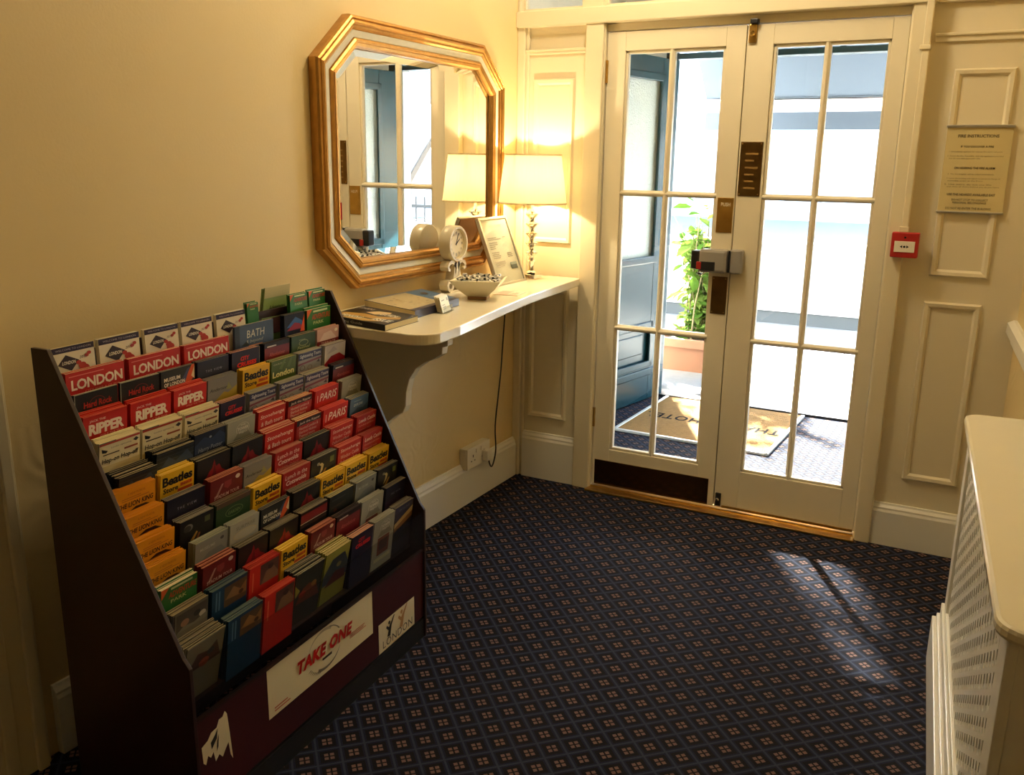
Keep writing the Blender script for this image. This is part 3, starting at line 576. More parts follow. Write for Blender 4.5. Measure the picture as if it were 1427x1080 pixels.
NAME = {'planner': 'white map guides with a dark purple band', 'tall': 'pale green leaflets bent backwards above the rest', 'green': 'green leaflets with orange corner and red lettering', 'london': 'wide red leaflets with big white LONDON', 'bath': 'wide slate-blue leaflets with white BATH', 'mountain': 'dark leaflets with blue peak and orange edge',
 'hard': 'black leaflets with red lettering in a ring', 'museum': 'black leaflets with white lettering and orange swoosh', 'view': 'dark navy leaflets with thin white lettering', 'city': 'navy leaflets with bold red lettering', 'blackred': 'black and dark red leaflets with script lettering', 'greensmall': 'grey-green leaflets with pale scroll emblem', 'pink': 'pale pink leaflets with dark red foot',
 'ripper': 'bright red leaflets with big white RIPPER', 'anderson': 'grey leaflets with yellow shapes', 'beatles': 'yellow leaflets with bold black lettering', 'greenlondon': 'olive green leaflets with pale yellow London', 'sight': 'grey leaflets with a navy lettered band', 'whitepink': 'white leaflets with red hill shape', 'hop': 'cream leaflets lettered Hop-on Hop-off',
 'dark': 'thick fanned dark leaflets', 'potter': 'night-blue leaflets with pale script', 'tower': 'pale grey leaflets with round white emblem', 'stone': 'red leaflets lettered Stonehenge and Bath', 'jack': 'red leaflets with a black lettered band', 'paris': 'red leaflets with white slanted PARIS', 'blue': 'steel-blue leaflets with white lettering', 'lion': 'orange-yellow leaflets with brown title',
 'pyr': 'black leaflets with dark red spire', 'reddot': 'dark red leaflets with white dot', 'lunch': 'red leaflets lettered Lunch in the Cotswolds', 'windsor': 'red leaflets lettered Stonehenge and Windsor', 'leeds': 'red leaflets lettered Leeds Castle', 'planet': 'black leaflets with a grey planet', 'greenbrown': 'dark green leaflets with brown top', 'bottle': 'black leaflets with gold crescent',
 'silver': 'silver-grey leaflets with a small dark spot', 'oval': 'pale leaflets with cream oval', 'book': 'black leaflets with a red band and white line', 'darkbook': 'green-black leaflets with pale edges', 'photo': 'brown photo-covered leaflets', 'bluebox': 'blue-spined leaflets with brown picture', 'redbox': 'bright red leaflets with brown picture', 'white': 'fanned buff leaflets',
 'grey': 'fanned grey-edged leaflets', 'yellow': 'fanned cream-edged leaflets', 'dusk': 'tall dusk-landscape leaflets'}
ORD = ['first', 'second', 'third', 'fourth', 'fifth', 'sixth', 'seventh', 'eighth', 'ninth', 'tenth', 'eleventh', 'twelfth', 'lowest']
# tier by tier, from the top: kind, left edge, right edge along the rack (m), offset along the slope, stack depth (m), fan
ROWS = [
 [('planner', .002, .112), ('planner', .124, .240), ('planner', .256, .362), ('planner', .373, .479), ('planner', .496, .606), ('green', .622, .668), ('tall', .684, .800), ('green', .806, .888), ('green', .896, .976)],
 [('london', .011, .167), ('london', .180, .339), ('london', .352, .510), ('bath', .543, .698), ('mountain', .748, .840), ('green', .852, .970)],
 [('hard', .009, .124), ('hard', .132, .246), ('museum', .252, .360), ('view', .370, .482), ('city', .496, .603), ('blackred', .624, .731), ('greensmall', .741, .852), ('pink', .862, .970)],
 [('ripper', .008, .125), ('ripper', .135, .256), ('ripper', .265, .374), ('anderson', .378, .485), ('beatles', .508, .614), ('greenlondon', .621, .730), ('sight', .740, .849), ('whitepink', .868, .972)],
 [('hop', .018, .129), ('hop', .138, .257), ('hop', .267, .382), ('city', .388, .480), ('sight', .497, .603), ('sight', .618, .724), ('sight', .731, .845), ('blackred', .867, .976)],
 [('dark', .030, .137), ('dark', .146, .262), ('potter', .270, .375), ('tower', .382, .486), ('stone', .499, .610), ('jack', .622, .727), ('paris', .742, .857), ('tower', .876, .978)],
 [('lion', .004, .116), ('beatles', .131, .235), ('pyr', .245, .359), ('pyr', .367, .481), ('stone', .491, .611), ('jack', .622, .732), ('paris', .744, .866), ('blue', .878, .977)],
 [('lion', .004, .111), ('view', .121, .238), ('reddot', .257, .370), ('anderson', .376, .481), ('lunch', .495, .611), ('pyr', .618, .734), ('windsor', .741, .853), ('leeds', .873, .979)],
 [('lion', .004, .111), ('planet', .129, .235), ('greenbrown', .244, .365), ('beatles', .375, .485), ('lunch', .492, .608), ('bottle', .614, .730), ('windsor', .739, .857), ('leeds', .865, .973)],
 [('lion', .004, .114), ('silver', .143, .250), ('oval', .259, .362), ('museum', .370, .481), ('pyr', .501, .614), ('beatles', .621, .733), ('beatles', .739, .846), ('beatles', .858, .968)],
 [('green', .012, .118), ('reddot', .136, .245), ('pyr', .255, .362), ('pyr', .370, .483), ('book', .493, .611), ('darkbook', .622, .736), ('silver', .749, .857), ('bottle', .868, .977)],
 [('photo', .012, .120), ('bluebox', .132, .252), ('redbox', .260, .370), ('beatles', .378, .486), ('reddot', .501, .609), ('blackred', .616, .732), ('tower', .740, .854), ('view', .868, .979)],
 [('white', .012, .130), ('bluebox', .141, .260), ('redbox', .268, .384), ('grey', .393, .510), ('yellow', .520, .634), ('city', .642, .748), ('tower', .756, .868), ('dusk', .872, .976)]]
SHEET = {}
def sheet_mesh(kind, w, h, t):
    k = (kind, round(w, 3), h, t)
    if k not in SHEET:
        m = MB().box(-t, 0, -w/2, w/2, 0, h); m.m = [0, 1, 0, 0, 0, 0]
        SHEET[k] = m.mesh('leaflet', [paper(BASE[kind][0]), paper(BASE[kind][1])])
    return SHEET[k]
COVERS = {}
rnd = random.Random(3)
THICK = {'hop': .0188, 'beatles': .0185, 'dark': .022, 'planner': .013, 'london': .016, 'hard': .005, 'museum': .009, 'lion': .018, 'bath': .006, 'ripper': .017, 'view': .013, 'anderson': .015, 'white': .026, 'grey': .024, 'yellow': .026}
FAN = {'dark': 4, 'white': 6, 'grey': 5, 'yellow': 5}
for ri, row in enumerate(ROWS):
    tot = {}
    for k, *_ in row: tot[k] = tot.get(k, 0) + 1
    seen = {}
    for ci, (k, u0, u1) in enumerate(row):
        s_ = rows_s[ri]; w = u1-u0; h = .160 if ri == 12 else .2; uc = (u0+u1)/2
        if k in ('bath', 'mountain') or (k == 'green' and ri == 1): s_ -= .016
        if k == 'green' and ri == 0: s_ -= .012
        if k == 'tall': s_ -= .040
        if k == 'dark': s_ += .030 if ci == 0 else .010
        if ri == 12: s_ += .012*(1-ci/7.)
        d, z = SD(s_), SZ(s_)
        T = THICK.get(k, rnd.uniform(.0135, .0182)); fan = radians(FAN.get(k, 0)*(1 if not (k == 'dark' and ci) else .5))
        T = min(T*1.42, (.012, .015, .020, .0225, .025)[ri] if ri < 5 else .0285)
        n = max(2, int(round(T/.0027))); t = .0021
        seen[k] = seen.get(k, 0) + 1
        tier = 'top tier' if ri == 0 else '%s tier' % ORD[ri]
        if tot[k] == 1: lab = '%s, %s of the rack' % (NAME[k], tier)
        else:
            side_ = 'leftmost' if seen[k] == 1 else ('rightmost' if seen[k] == tot[k] else ORD[seen[k]-1] + ' from left')
            lab = '%s, %s in the %s' % (NAME[k], side_, tier)
        lean = TILT[ri] - fan
        d0 = d + h*sin(lean)                                            # front bottom edge of the stack
        st = thing('leaflet_stack', lab, 'leaflets', R2W(d0, uc, z - h*cos(lean)), (0, -lean - (radians(4) if k == 'tall' else 0), RA + rnd.uniform(-.012, .012)), 'leaflets in the display rack')
        me = sheet_mesh(k, w, h, t)
        bend = lambda y: (.085*max(0, 1-y/.13)**1.15, -.03*max(0, 1-y/.13)**1.5)      # y measured down from the top edge
        if k == 'tall':
            m = MB(); N = 10
            for q in range(N):
                ya, yb = h*(1-q/N), h*(1-(q+1)/N); (ra, xa), (rb, xb) = bend(ya), bend(yb); ca = .03*max(0, 1-ya/.13)*0; m.quadbox([(xa-t, -w/2+ra, h-ya), (xa, -w/2+ra, h-ya), (xa, w/2+ra, h-ya), (xa-t, w/2+ra, h-ya), (xb-t, -w/2+rb, h-yb), (xb, -w/2+rb, h-yb), (xb, w/2+rb, h-yb), (xb-t, w/2+rb, h-yb)]); m.m[-5] = 1 if q == N-1 else 0
            me = m.mesh('leaflet', [paper(BASE[k][0]), paper(BASE[k][1])])
        front = place('leaflet', me, st)
        ck = (k, round(w, 3), h)
        if ck in COVERS: place('print', COVERS[ck], front)
        else:
            p = Print(w, (lambda x, y, hh, w=w, h=h: (hh+bend(y)[1]+.0003, -w/2+x+bend(y)[0], h-y)) if k == 'tall' else (lambda x, y, hh, w=w, h=h: (hh, -w/2+x, h-y)), {'london': .58, 'bath': .60, 'hop': .62}.get(k, .68)); fill(k, p); o = p.build('print', front)
            if o: COVERS[ck] = o.data
        for j in range(1, n):
            q = j/n; x = -q*T; zz = rnd.uniform(-.0022, .0012); yy = rnd.uniform(-.0015, .0015); fa = 0
            if fan: fa = -fan*q; zz = rnd.uniform(-.003, .003); yy = rnd.uniform(-.003, .003)
            if k == 'tall': zz += -.0008*j
            if k in ('ripper', 'hop', 'stone', 'green') and q > .6: zz += .004
            place('leaflet', me, st, (x, yy, zz), (0, fa, rnd.uniform(-.006, .006)))

# ================================================================== SHELF AND WHAT STANDS ON IT
ZS = .978
shelf = thing('wall_shelf', 'cream painted wall shelf with a rounded corner under the gilt mirror', 'shelf', (0, -1.53, ZS))
def rcorner(cx, cy, r, a0, a1, n=8): return [(cx+r*cos(radians(a0+(a1-a0)*k/n)), cy+r*sin(radians(a0+(a1-a0)*k/n))) for k in range(n+1)]
sy = 1.53
out = [(.001, 0.0), ] + rcorner(.44, .075, .075, -90, -5, 10) + [(.505, .20), (.43, .62), (.385, .92), (.336, 1.49), (.325, 1.49), (.325, 1.4985), (.001, 1.4985)]
MB().prism(out, -.034, 0, XY).build('shelf_board', SHELFP, shelf, bevel=.008)
br = [(.002, -.034), (.42, -.034), (.42, -.085), (.40, -.09), (.398, -.115), (.365, -.135), (.33, -.150), (.295, -.175), (.268, -.215), (.255, -.26), (.252, -.31), (.240, -.335), (.21, -.35), (.18, -.375), (.155, -.40), (.14, -.45), (.10, -.50), (.002, -.52)]
MB().prism(br, .26, .295, XZ).build('bracket', SHELFP, shelf, bevel=.003)
MB().box(.002, .022, .30, 1.25, -.075, -.034).build('wall_batten', SHELFP, shelf, bevel=.003)

# mirror ---------------------------------------------------------------------------------------------
yL, yR, cy_, zB, zT, cz_ = -1.405, -.202, .172, 1.046, 1.928, .146
mir = thing('wall_mirror', 'large octagonal mirror in a ribbed gilt and cream frame on the left wall', 'mirror', (0, (yL+yR)/2, (zB+zT)/2))
ym, zm = (yL+yR)/2, (zB+zT)/2; A_, B_ = (yR-yL)/2, (zT-zB)/2
def octo(i):
    # octagon inset by i all round
    a, b = A_-i, B_-i; L = hypot(cy_, cz_); nx, nz = cz_/L, cy_/L; dd = nx*A_ + nz*(B_-cz_) - i
    # chamfer line nx*y+nz*z=dd meets y=a and z=b
    za = (dd - nx*a)/nz; yb = (dd - nz*b)/nx
    return [(a, -za), (a, za), (yb, b), (-yb, b), (-a, za), (-a, -za), (-yb, -b), (yb, -b)]
def frame_strip(prof, name, m, par):
    mb = MB()
    for (i, h), (j, g) in zip(prof, prof[1:]):
        P, Q = octo(i), octo(j)
        for k in range(8):
            k2 = (k+1) % 8; mb.poly([(h, *P[k]), (h, *P[k2]), (g, *Q[k2]), (g, *Q[k])])
    return mb.build(name, m, par, flat=False)
frame_strip([(0, .001), (0, .030), (.004, .037), (.010, .040), (.014, .035), (.017, .040), (.024, .044), (.029, .040), (.031, .036), (.038, .036), (.043, .030), (.045, .028)], 'outer_frame', GOLD, mir)
frame_strip([(.045, .028), (.047, .030), (.066, .027), (.068, .025)], 'frame_band', BAND, mir)
frame_strip([(.068, .025), (.070, .032), (.077, .036), (.082, .033), (.085, .036), (.093, .033), (.098, .024), (.100, .014)], 'inner_frame', GOLD, mir)
gm_ = frame_strip([(.099, .0125), (.124, .0155)], 'bevelled_edge', MIRROR, mir)
MB().prism(octo(.124), .0035, .0155, YZ).build('mirror_glass', MIRROR, mir)

# table lamp ------------------------------------------------------------------------------------------
lx, ly = .158, -.168
tl = thing('table_lamp', 'lit table lamp with cream drum shade and stacked silver column on the shelf', 'lamp', (lx, ly, ZS))
MB().box(-.035, .035, -.035, .035, 0, .022).build('base', CHROME, tl, bevel=.003)
prof = [(.016, .022), (.024, .028), (.013, .036), (.011, .05), (.014, .068), (.018, .078)]
for k in range(5):
    z = .082 + .041*k; prof += [(.012, z), (.010, z+.008), (.013, z+.016), (.024, z+.027), (.029, z+.031), (.029, z+.034), (.016, z+.038)]
prof += [(.008, .295), (.006, .30), (.006, .345)]
MB().lathe(prof, 28).build('column', CHROME, tl, smooth=True)
MB().lathe([(.013, .345), (.015, .35), (.015, .385), (.011, .39)], 16).build('bulb_holder', BRASS, tl, smooth=True)
sh = MB(); n = 48
for k in range(n):
    a, b = 2*pi*k/n, 2*pi*(k+1)/n
    sh.poly([(.147*cos(a), .147*sin(a), .326), (.147*cos(b), .147*sin(b), .326), (.121*cos(b), .121*sin(b), .526), (.121*cos(a), .121*sin(a), .526)])
s_o = sh.build('lamp_shade', SHADE, tl, smooth=True)
for z, r in ((.326, .1475), (.526, .1215)): MB().lathe([(r-.001, z-.003), (r+.0008, z-.003), (r+.0008, z+.003), (r-.001, z+.003), (r-.001, z-.003)], 48, cap=False).build('shade_trim', SHADE, s_o)
w3 = MB()
for k in range(3): a = 2*pi*k/3+.3; w3.tube([(.01*cos(a), .01*sin(a), .39), (.12*cos(a), .12*sin(a), .52)], .0015, 5)
w3.build('shade_carrier', BRASS, tl)
LB = lamp('lamp_bulb_light', (lx, ly, ZS+.43), 14, (1, .79, .48), .016)

# clock ------------------------------------------------------------------------------------------------
CK = mat('clock_cream', (.66, .58, .40), .25)
ck = thing('mantel_clock', 'round cream clock on a scrolled stand beside the mirror', 'clock', (.085, -.692, ZS))
def ring_x(prof, seg, zc):                                     # lathe about the x axis
    m = MB(); m.lathe([(r, x) for r, x in prof], seg); m.v = [(v[2], v[0], v[1]+zc) for v in m.v]; return m
zc = .186
dr_ = ring_x([(.03, -.03), (.060, -.03), (.068, -.026), (.070, -.018), (.070, .018), (.066, .024), (.058, .024), (.054, .010), (.0, .010)], 40, zc).build('clock_case', CK, ck, smooth=True)
ring_x([(.0, .0104), (.053, .0104), (.053, .0108), (0, .0112)], 36, zc).build('clock_face', paper((232, 222, 190)), ck)
h_ = MB()
for k in range(12):
    a = 2*pi*k/12; c0, s0 = cos(a), sin(a)
    for off in ((-.0022, .0022) if k % 3 else (-.0035, 0, .0035)):
        P = [(r, o) for r, o in ((.036, off-.0007), (.047, off-.0007), (.047, off+.0007), (.036, off+.0007))]
        h_.poly([(.0117, r*s0 + o*c0, zc + r*c0 - o*s0) for r, o in P])
h_.build('numerals', BLACK, ck, flat=True)
h_ = MB()
for a, L, w_ in ((radians(55), .030, .003), (radians(20), .042, .0022)):
    h_.prism([(-w_, -.006), (w_, -.006), (w_*.4, L), (-w_*.4, L)], .012, .0128, lambda p, q, t, a=a: (t, q*sin(a)+p*cos(a), zc+q*cos(a)-p*sin(a)))
h_.build('clock_hands', BLACK, ck)
def ribbon(path, w, x0, x1):
    # flat scroll band of width w following a y-z path, thick in x
    m = MB(); L, R = [], []
    for i, (y, z) in enumerate(path):
        y0, z0 = path[max(0, i-1)]; y1, z1 = path[min(len(path)-1, i+1)]; dy, dz = y1-y0, z1-z0; l = hypot(dy, dz) or 1
        L.append((y-dz/l*w/2, z+dy/l*w/2)); R.append((y+dz/l*w/2, z-dy/l*w/2))
    for i in range(len(path)-1):
        q = [L[i], L[i+1], R[i+1], R[i]]; m.quadbox([(x0, *q[0]), (x0, *q[1]), (x0, *q[2]), (x0, *q[3]), (x1, *q[0]), (x1, *q[1]), (x1, *q[2]), (x1, *q[3])])
    return m
for sg in (-1, 1):
    low = [(sg*.012, .118), (sg*.014, .09), (sg*.018, .06), (sg*.026, .03), (sg*.036, .012), (sg*.050, .0075), (sg*.062, .016), (sg*.066, .03), (sg*.060, .042), (sg*.048, .044), (sg*.042, .036)]
    upp = [(sg*.012, .10), (sg*.024, .116), (sg*.040, .118), (sg*.056, .112), (sg*.062, .10), (sg*.058, .090), (sg*.048, .088)]
    m = ribbon(low, .014, -.022, .016); m2 = ribbon(upp, .012, -.022, .016)
    o = len(m.v); m.v += m2.v; m.f += [tuple(i+o for i in f) for f in m2.f]; m.m += m2.m
    m.build('scroll', CK, ck, smooth=False)
MB().box(-.022, .016, -.018, .018, .02, .122).build('stand_column', CK, ck, bevel=.004)
MB().box(-.024, .018, -.055, .055, 0, .008).build('stand_foot', CK, ck, bevel=.002)

# framed notice leaning back against its strut --------------------------------------------------------
fy0, fy1, fh, fl = -.475, -.232, .292, radians(21)
fr_ = thing('framed_notice', 'silver framed printed notice leaning back on the shelf before the lamp', 'notice', (.170, (fy0+fy1)/2, ZS), (0, -fl, 0))
w_ = (fy1-fy0); m = MB()
for a, b, c, e in ((-w_/2, w_/2, 0, .011), (-w_/2, w_/2, fh-.011, fh), (-w_/2, -w_/2+.011, .011, fh-.011), (w_/2-.011, w_/2, .011, fh-.011)): m.box(-.016, 0, a, b, c, e)
m.build('frame', SILVER, fr_, bevel=.002)
pg = MB().box(-.010, -.006, -w_/2+.010, w_/2-.010, .010, fh-.010).build('notice_sheet', paper((226, 218, 196)), fr_)
p = Print(w_-.022, lambda x, y, h: (-.0058+h, -w_/2+.011+x, fh-.011-y))
p.text('WELCOME', .28, .10, .76, .16, (170, 164, 150)); p.lines(.10, .34, .62, .40, 2, (130, 124, 112), 1); p.lines(.10, .43, .42, .58, 4, (150, 144, 130), 2); p.lines(.66, .34, .82, .37, 1, (140, 134, 120), 3)
p.lines(.10, .62, .50, .76, 4, (150, 144, 130), 4); p.lines(.66, .66, .86, .76, 3, (120, 114, 104), 5); p.lines(.10, .80, .52, .92, 3, (160, 152, 138), 6); p.rect(.66, .86, .90, .99, (52, 62, 58)); p.rect(.66, .86, .90, .91, (120, 130, 126)); p.build('print', pg)
MB().box(-.0055, -.0045, -w_/2+.010, w_/2-.010, .010, fh-.010).build('notice_glass', ACRYL, fr_)
MB().box(-.020, -.014, -w_/2+.004, w_/2-.004, .006, fh-.004).build('back_board', mat('back_board_brown', (.34, .17, .06), .6), fr_)

# sweet bowl --------------------------------------------------------------------------------------------
BOWL = mat('bowl_cream', (.78, .70, .52), .12, coat=.4)
bx, by = .262, -.80
bw = thing('sweet_bowl', 'square flared cream bowl holding wrapped sweets on the shelf', 'bowl', (bx, by, ZS), (0, 0, radians(20)))
def sq(h, z): return [(-h, -h, z), (h, -h, z), (h, h, z), (-h, h, z)]
m = MB(); L = [sq(.038, .012), sq(.072, .045), sq(.094, .074), sq(.089, .075), sq(.068, .048), sq(.034, .020)]
for P, Q in zip(L, L[1:]):
    for k in range(4): j = (k+1) % 4; m.poly([P[k], P[j], Q[j], Q[k]])
m.poly(L[0][::-1]); m.poly(L[-1])
m.build('bowl_body', BOWL, bw, bevel=.002)
MB().box(-.036, .036, -.036, .036, 0, .012).build('bowl_foot', mat('bowl_foot_brown', (.30, .14, .05), .3), bw, bevel=.002)
SWW = mat('sweet_wrapper_white', (.82, .80, .74), .3); SWB = mat('sweet_wrapper_black', (.02, .025, .02), .3)
sm = MB(); sm.box(-.013, .013, -.008, .008, 0, .008, 0).box(-.005, .005, -.0082, .0082, .0002, .0083, 1)
sm.prism([(-.011, -.002), (-.018, -.006), (-.018, .006), (-.011, .002)], .001, .005, XY, 0).prism([(.011, -.002), (.011, .002), (.018, .006), (.018, -.006)], .001, .005, XY, 1)
sme = sm.mesh('wrapped_sweet', [SWW, SWB]); rs = random.Random(5)
for k in range(26):
    i, j = k % 5, (k // 5) % 5
    x, y = (-.062+.031*i+rs.uniform(-.005, .005), -.062+.031*j+rs.uniform(-.005, .005)) if k < 25 else (0, 0)
    o = place('wrapped_sweet', sme); c_, s2 = cos(radians(20)), sin(radians(20))
    o.location = (bx + x*c_ - y*s2, by + x*s2 + y*c_, ZS+.070+rs.uniform(0, .007)+(.008 if k in (7, 12, 13, 17) else 0)); o.rotation_euler = (rs.uniform(-.25, .25), rs.uniform(-.25, .25), rs.uniform(0, 6.28))
    tag(o, 'small black and white wrapped sweet lying in the square bowl', 'sweet', 'sweets in the bowl')
# bed of sweets below: the bowl's filling
MB().box(-.074, .074, -.074, .074, .058, .068).build('sweet_bed', SWW, bw)

# cards in a clear holder ---------------------------------------------------------------------------------
ch = thing('card_holder', 'clear holder with small white cards standing on the shelf', 'card holder', (.312, -1.135, ZS), (0, 0, radians(14)))
MB().box(-.03, .03, -.045, .045, 0, .002).build('holder_base', ACRYL, ch)
MB().box(.022, .024, -.045, .045, .002, .022).build('holder_front', ACRYL, ch)
for k in range(5):
    c = MB().box(-.001, .0, -.0425, .0425, 0, .054).build('card', paper((236, 226, 196)), ch, loc=(.018-.0045*k, rs.uniform(-.002, .002), .002+.0008*k), rot=(0, -radians(15), 0))
    if k == 0:
        p = Print(.085, lambda x, y, h: (.0002+h, -.0425+x, .054-y)); p.lines(.14, .12, .5, .2, 1, (150, 140, 110), 2); p.lines(.14, .3, .62, .55, 3, (180, 170, 140), 3); p.rect(.74, .1, .9, .22, (150, 146, 130)); p.build('print', c)
# flat card near the bowl
fc = thing('flat_card', 'flat pinkish printed card lying on the shelf between bowl and notice', 'card', (.298, -.625, ZS), (0, 0, radians(100)))
MB().box(-.055, .055, -.05, .05, 0, .0022).build('card_sheets', paper((224, 200, 172)), fc)
p = Print(.11, lambda x, y, h: (-.055+x, .05-y, .0022+h)); p.rect(.06, .06, .94, .5, (214, 150, 130)); p.lines(.1, .56, .8, .8, 3, (190, 120, 100), 3); p.build('print', fc)

# big atlas / guide with blue and cream cover -----------------------------------------------------------------
def slab(name, label, cat, P, z0, t, cover, edge, group=None):
    # P: four shelf points (front-left, front-right, back-right, back-left), a bound book lying flat
    cx_ = sum(p_[0] for p_ in P)/4; cy2 = sum(p_[1] for p_ in P)/4
    th = thing(name, label, cat, (cx_, cy2, z0), group=group)
    Q = [(p_[0]-cx_, p_[1]-cy2) for p_ in P]
    MB().prism([(x*.985, y*.985) for x, y in Q], .001, t-.0015, XY).build('pages', edge, th)
    MB().prism(Q, t-.0015, t, XY).build('cover', cover, th); MB().prism(Q, 0, .001, XY).build('back_cover', cover, th)
    MB().prism([Q[0], Q[1], (Q[1][0]*.99, Q[1][1]*.992), (Q[0][0]*.99, Q[0][1]*.992)], 0, t, XY).build('spine', cover, th)
    def f(x, y, h):                                              # x along front edge 0..1, y from the back 0..1
        a = Vector(Q[3]).lerp(Vector(Q[2]), x); b = Vector(Q[0]).lerp(Vector(Q[1]), x); c = a.lerp(b, y); return (c.x, c.y, t+h)
    return th, f, Q
# seen from the spine side: front edge is the spine facing the room
at, f, Q = slab('atlas_book', 'thick flat guide with cream map cover and blue band, purple spine', 'book', [(.315, -1.30), (.288, -.985), (.045, -.86), (.035, -1.20)], ZS, .026, paper((66, 66, 92)), paper((206, 190, 150)))
p = Print(1, f); p.rect(.0, .06, .66, .9, (196, 180, 140)); p.rect(.66, .06, .98, .9, (86, 122, 158)); p.rect(.0, .0, 1, .06, (120, 122, 134))
for k in range(22): x, y = rs.uniform(.04, .6), rs.uniform(.12, .84); p.disc(x, y, rs.uniform(.01, .035), rs.choice([(176, 150, 100), (206, 196, 160), (160, 146, 110)]), rs.uniform(.01, .05))
p.disc(.8, .35, .05, (70, 60, 50), .09); p.text('LONDON', .7, .6, .95, .72, (200, 206, 214), .02); p.build('print', at)
mg, f, Q = slab('magazine', 'black drinking guide with gold figure cover and white lettering', 'magazine', [(.10, -1.478), (.362, -1.528), (.352, -1.335), (.09, -1.272)], ZS, .019, paper((30, 27, 25)), paper((222, 208, 164)))
p = Print(1, f)
p.poly([(.05, .62), (.35, .50), (.62, .55), (.9, .35), (.95, .5), (.72, .75), (.4, .72), (.08, .82)][::-1], (190, 148, 74)); p.poly([(.3, .4), (.42, .2), (.62, .14), (.66, .3), (.5, .46)][::-1], (228, 200, 150)); p.poly([(.1, .95), (.5, .8), (.85, .82), (.6, .98)][::-1], (206, 170, 96))
p.text("LONDON'S", .05, .1, .3, .22, (206, 200, 190), .01); p.text('DRINKING', .12, .74, .5, .88, (240, 236, 224), .03); p.text('ISSUE', .66, .66, .96, .84, (240, 236, 224), .03); p.text('GUIDE', .55, .30, .86, .44, (236, 230, 214), .02)
p.build('print', mg)
s0, s1 = Vector((*Q[0], 0)), Vector((*Q[1], 0)); nrm = Vector((s1.y-s0.y, -(s1.x-s0.x), 0)).normalized()
p = Print(1, lambda x, y, h: tuple(s0.lerp(s1, x) + nrm*(h) + Vector((0, 0, .019-y*.019)))); p.text('Drinking Guide', .1, .25, .62, .8, (190, 180, 160)); p.build('spine_lettering', mg)

# socket, plug and lead -----------------------------------------------------------------------------------------
so = thing('wall_socket', 'white double wall socket above the skirting with a plug in it', 'socket', (0, -.415, .215))
MB().box(.001, .034, -.098, .098, -.048, .048).build('back_box', WHITEPL, so, bevel=.004)
pl_ = MB().box(.034, .042, -.098, .098, -.048, .048).build('face_plate', WHITEPL, so, bevel=.003)
m = MB()
for yc in (-.05, .045):
    m.box(.0415, .0424, yc-.003, yc+.003, .002, .014); m.box(.0415, .0424, yc-.018, yc-.010, -.016, -.011); m.box(.0415, .0424, yc+.010, yc+.018, -.016, -.011)
m.build('pin_slot', BLACK, pl_)
for yc in (-.02, .02): MB().box(.041, .046, yc-.007, yc+.007, .018, .036).build('switch', WHITEPL, pl_, bevel=.001)
pg_ = thing('lamp_plug', 'white plug with black lead running up behind the shelf', 'plug', (.0425, -.368, .205))
MB().box(0, .028, -.022, .022, -.026, .024).build('plug_body', WHITEPL, pg_, bevel=.005)
pts = [(.02, 0.005, -.026), (.02, .015, -.05), (.018, .035, -.066), (.015, .06, -.05), (.008, .09, .0), (-.01, .115, .10), (-.022, .16, .22), (-.025, .19, .34), (-.026, .212, .50), (-.022, .222, .62), (.0, .224, .70), (.01, .226, .738)]
def smooth(P, n=4):
    P = [Vector(p_) for p_ in P]; R = []
    for i in range(len(P)-1):
        a, b, c, d = P[max(i-1, 0)], P[i], P[i+1], P[min(i+2, len(P)-1)]
        for k in range(n):
            t = k/n; R.append(.5*((2*b) + (c-a)*t + (2*a-5*b+4*c-d)*t*t + (3*b-a-3*c+d)*t**3))
    return R + [P[-1]]
MB().tube(smooth(pts), .0035, 7).build('lead', BLACK, pg_, smooth=True)

# ================================================================== THINGS ON THE DOOR WALL
fs = thing('fire_notice', 'cream fire instructions sign in a slim metal holder on the panelled wall', 'sign', (1.737, 0, 1.317))
MB().box(0, .210, -.012, -.001, .004, .302).build('sign_board', paper((206, 190, 140)), fs)
MB().box(-.004, .214, -.018, -.001, .298, .308).build('top_clip', SILVER, fs, bevel=.002)
MB().box(-.004, .214, -.018, -.001, 0, .008).build('bottom_clip', SILVER, fs, bevel=.002)
p = Print(.21, lambda x, y, h: (x, -.012-h, .302-y)); DK = (72, 62, 44); MD = (132, 116, 80)
p.text('FIRE INSTRUCTIONS', .18, .13, .80, .18, DK, .02); p.text('IF YOU DISCOVER A FIRE', .24, .31, .74, .345, DK, .01)
p.text('1. Immediately operate the nearest fire alarm call point', .07, .40, .88, .43, MD); p.text('2. Attack the fire, if possible, with the appliances provided', .05, .47, .90, .50, MD); p.text('but do not take personal risks', .08, .51, .56, .54, MD)
p.text('ON HEARING THE FIRE ALARM', .18, .66, .80, .70, DK, .015)
p.text('3. The fire brigade will be called immediately', .09, .77, .80, .80, MD); p.text('4. Leave the building and report to person in charge of', .08, .84, .90, .87, MD); p.text('assembly point at the front', .10, .88, .64, .91, MD); p.text('5. Use stairs, do not use lifts', .06, .94, .78, .97, MD); p.text('and close all doors behind you as you leave', .10, .98, .90, 1.01, MD)
p.text('USE THE NEAREST AVAILABLE EXIT', .12, 1.10, .86, 1.14, DK, .01); p.text('DO NOT STOP TO COLLECT', .20, 1.19, .76, 1.225, DK, .01); p.text('PERSONAL BELONGINGS', .22, 1.24, .74, 1.275, DK, .01); p.text('DO NOT RE-ENTER THE BUILDING', .12, 1.335, .82, 1.37, DK, .01)
p.build('print', fs)
fcp = thing('fire_call_point', 'small red fire alarm call point on the door frame under a white conduit', 'alarm', (1.646, -.035, 1.198))
MB().box(-.047, .047, -.038, 0, -.046, .046).build('call_box', REDP, fcp, bevel=.004)
pl2 = MB().box(-.035, .035, -.041, -.037, -.026, .014).build('label_plate', WHITEPL, fcp, bevel=.001)
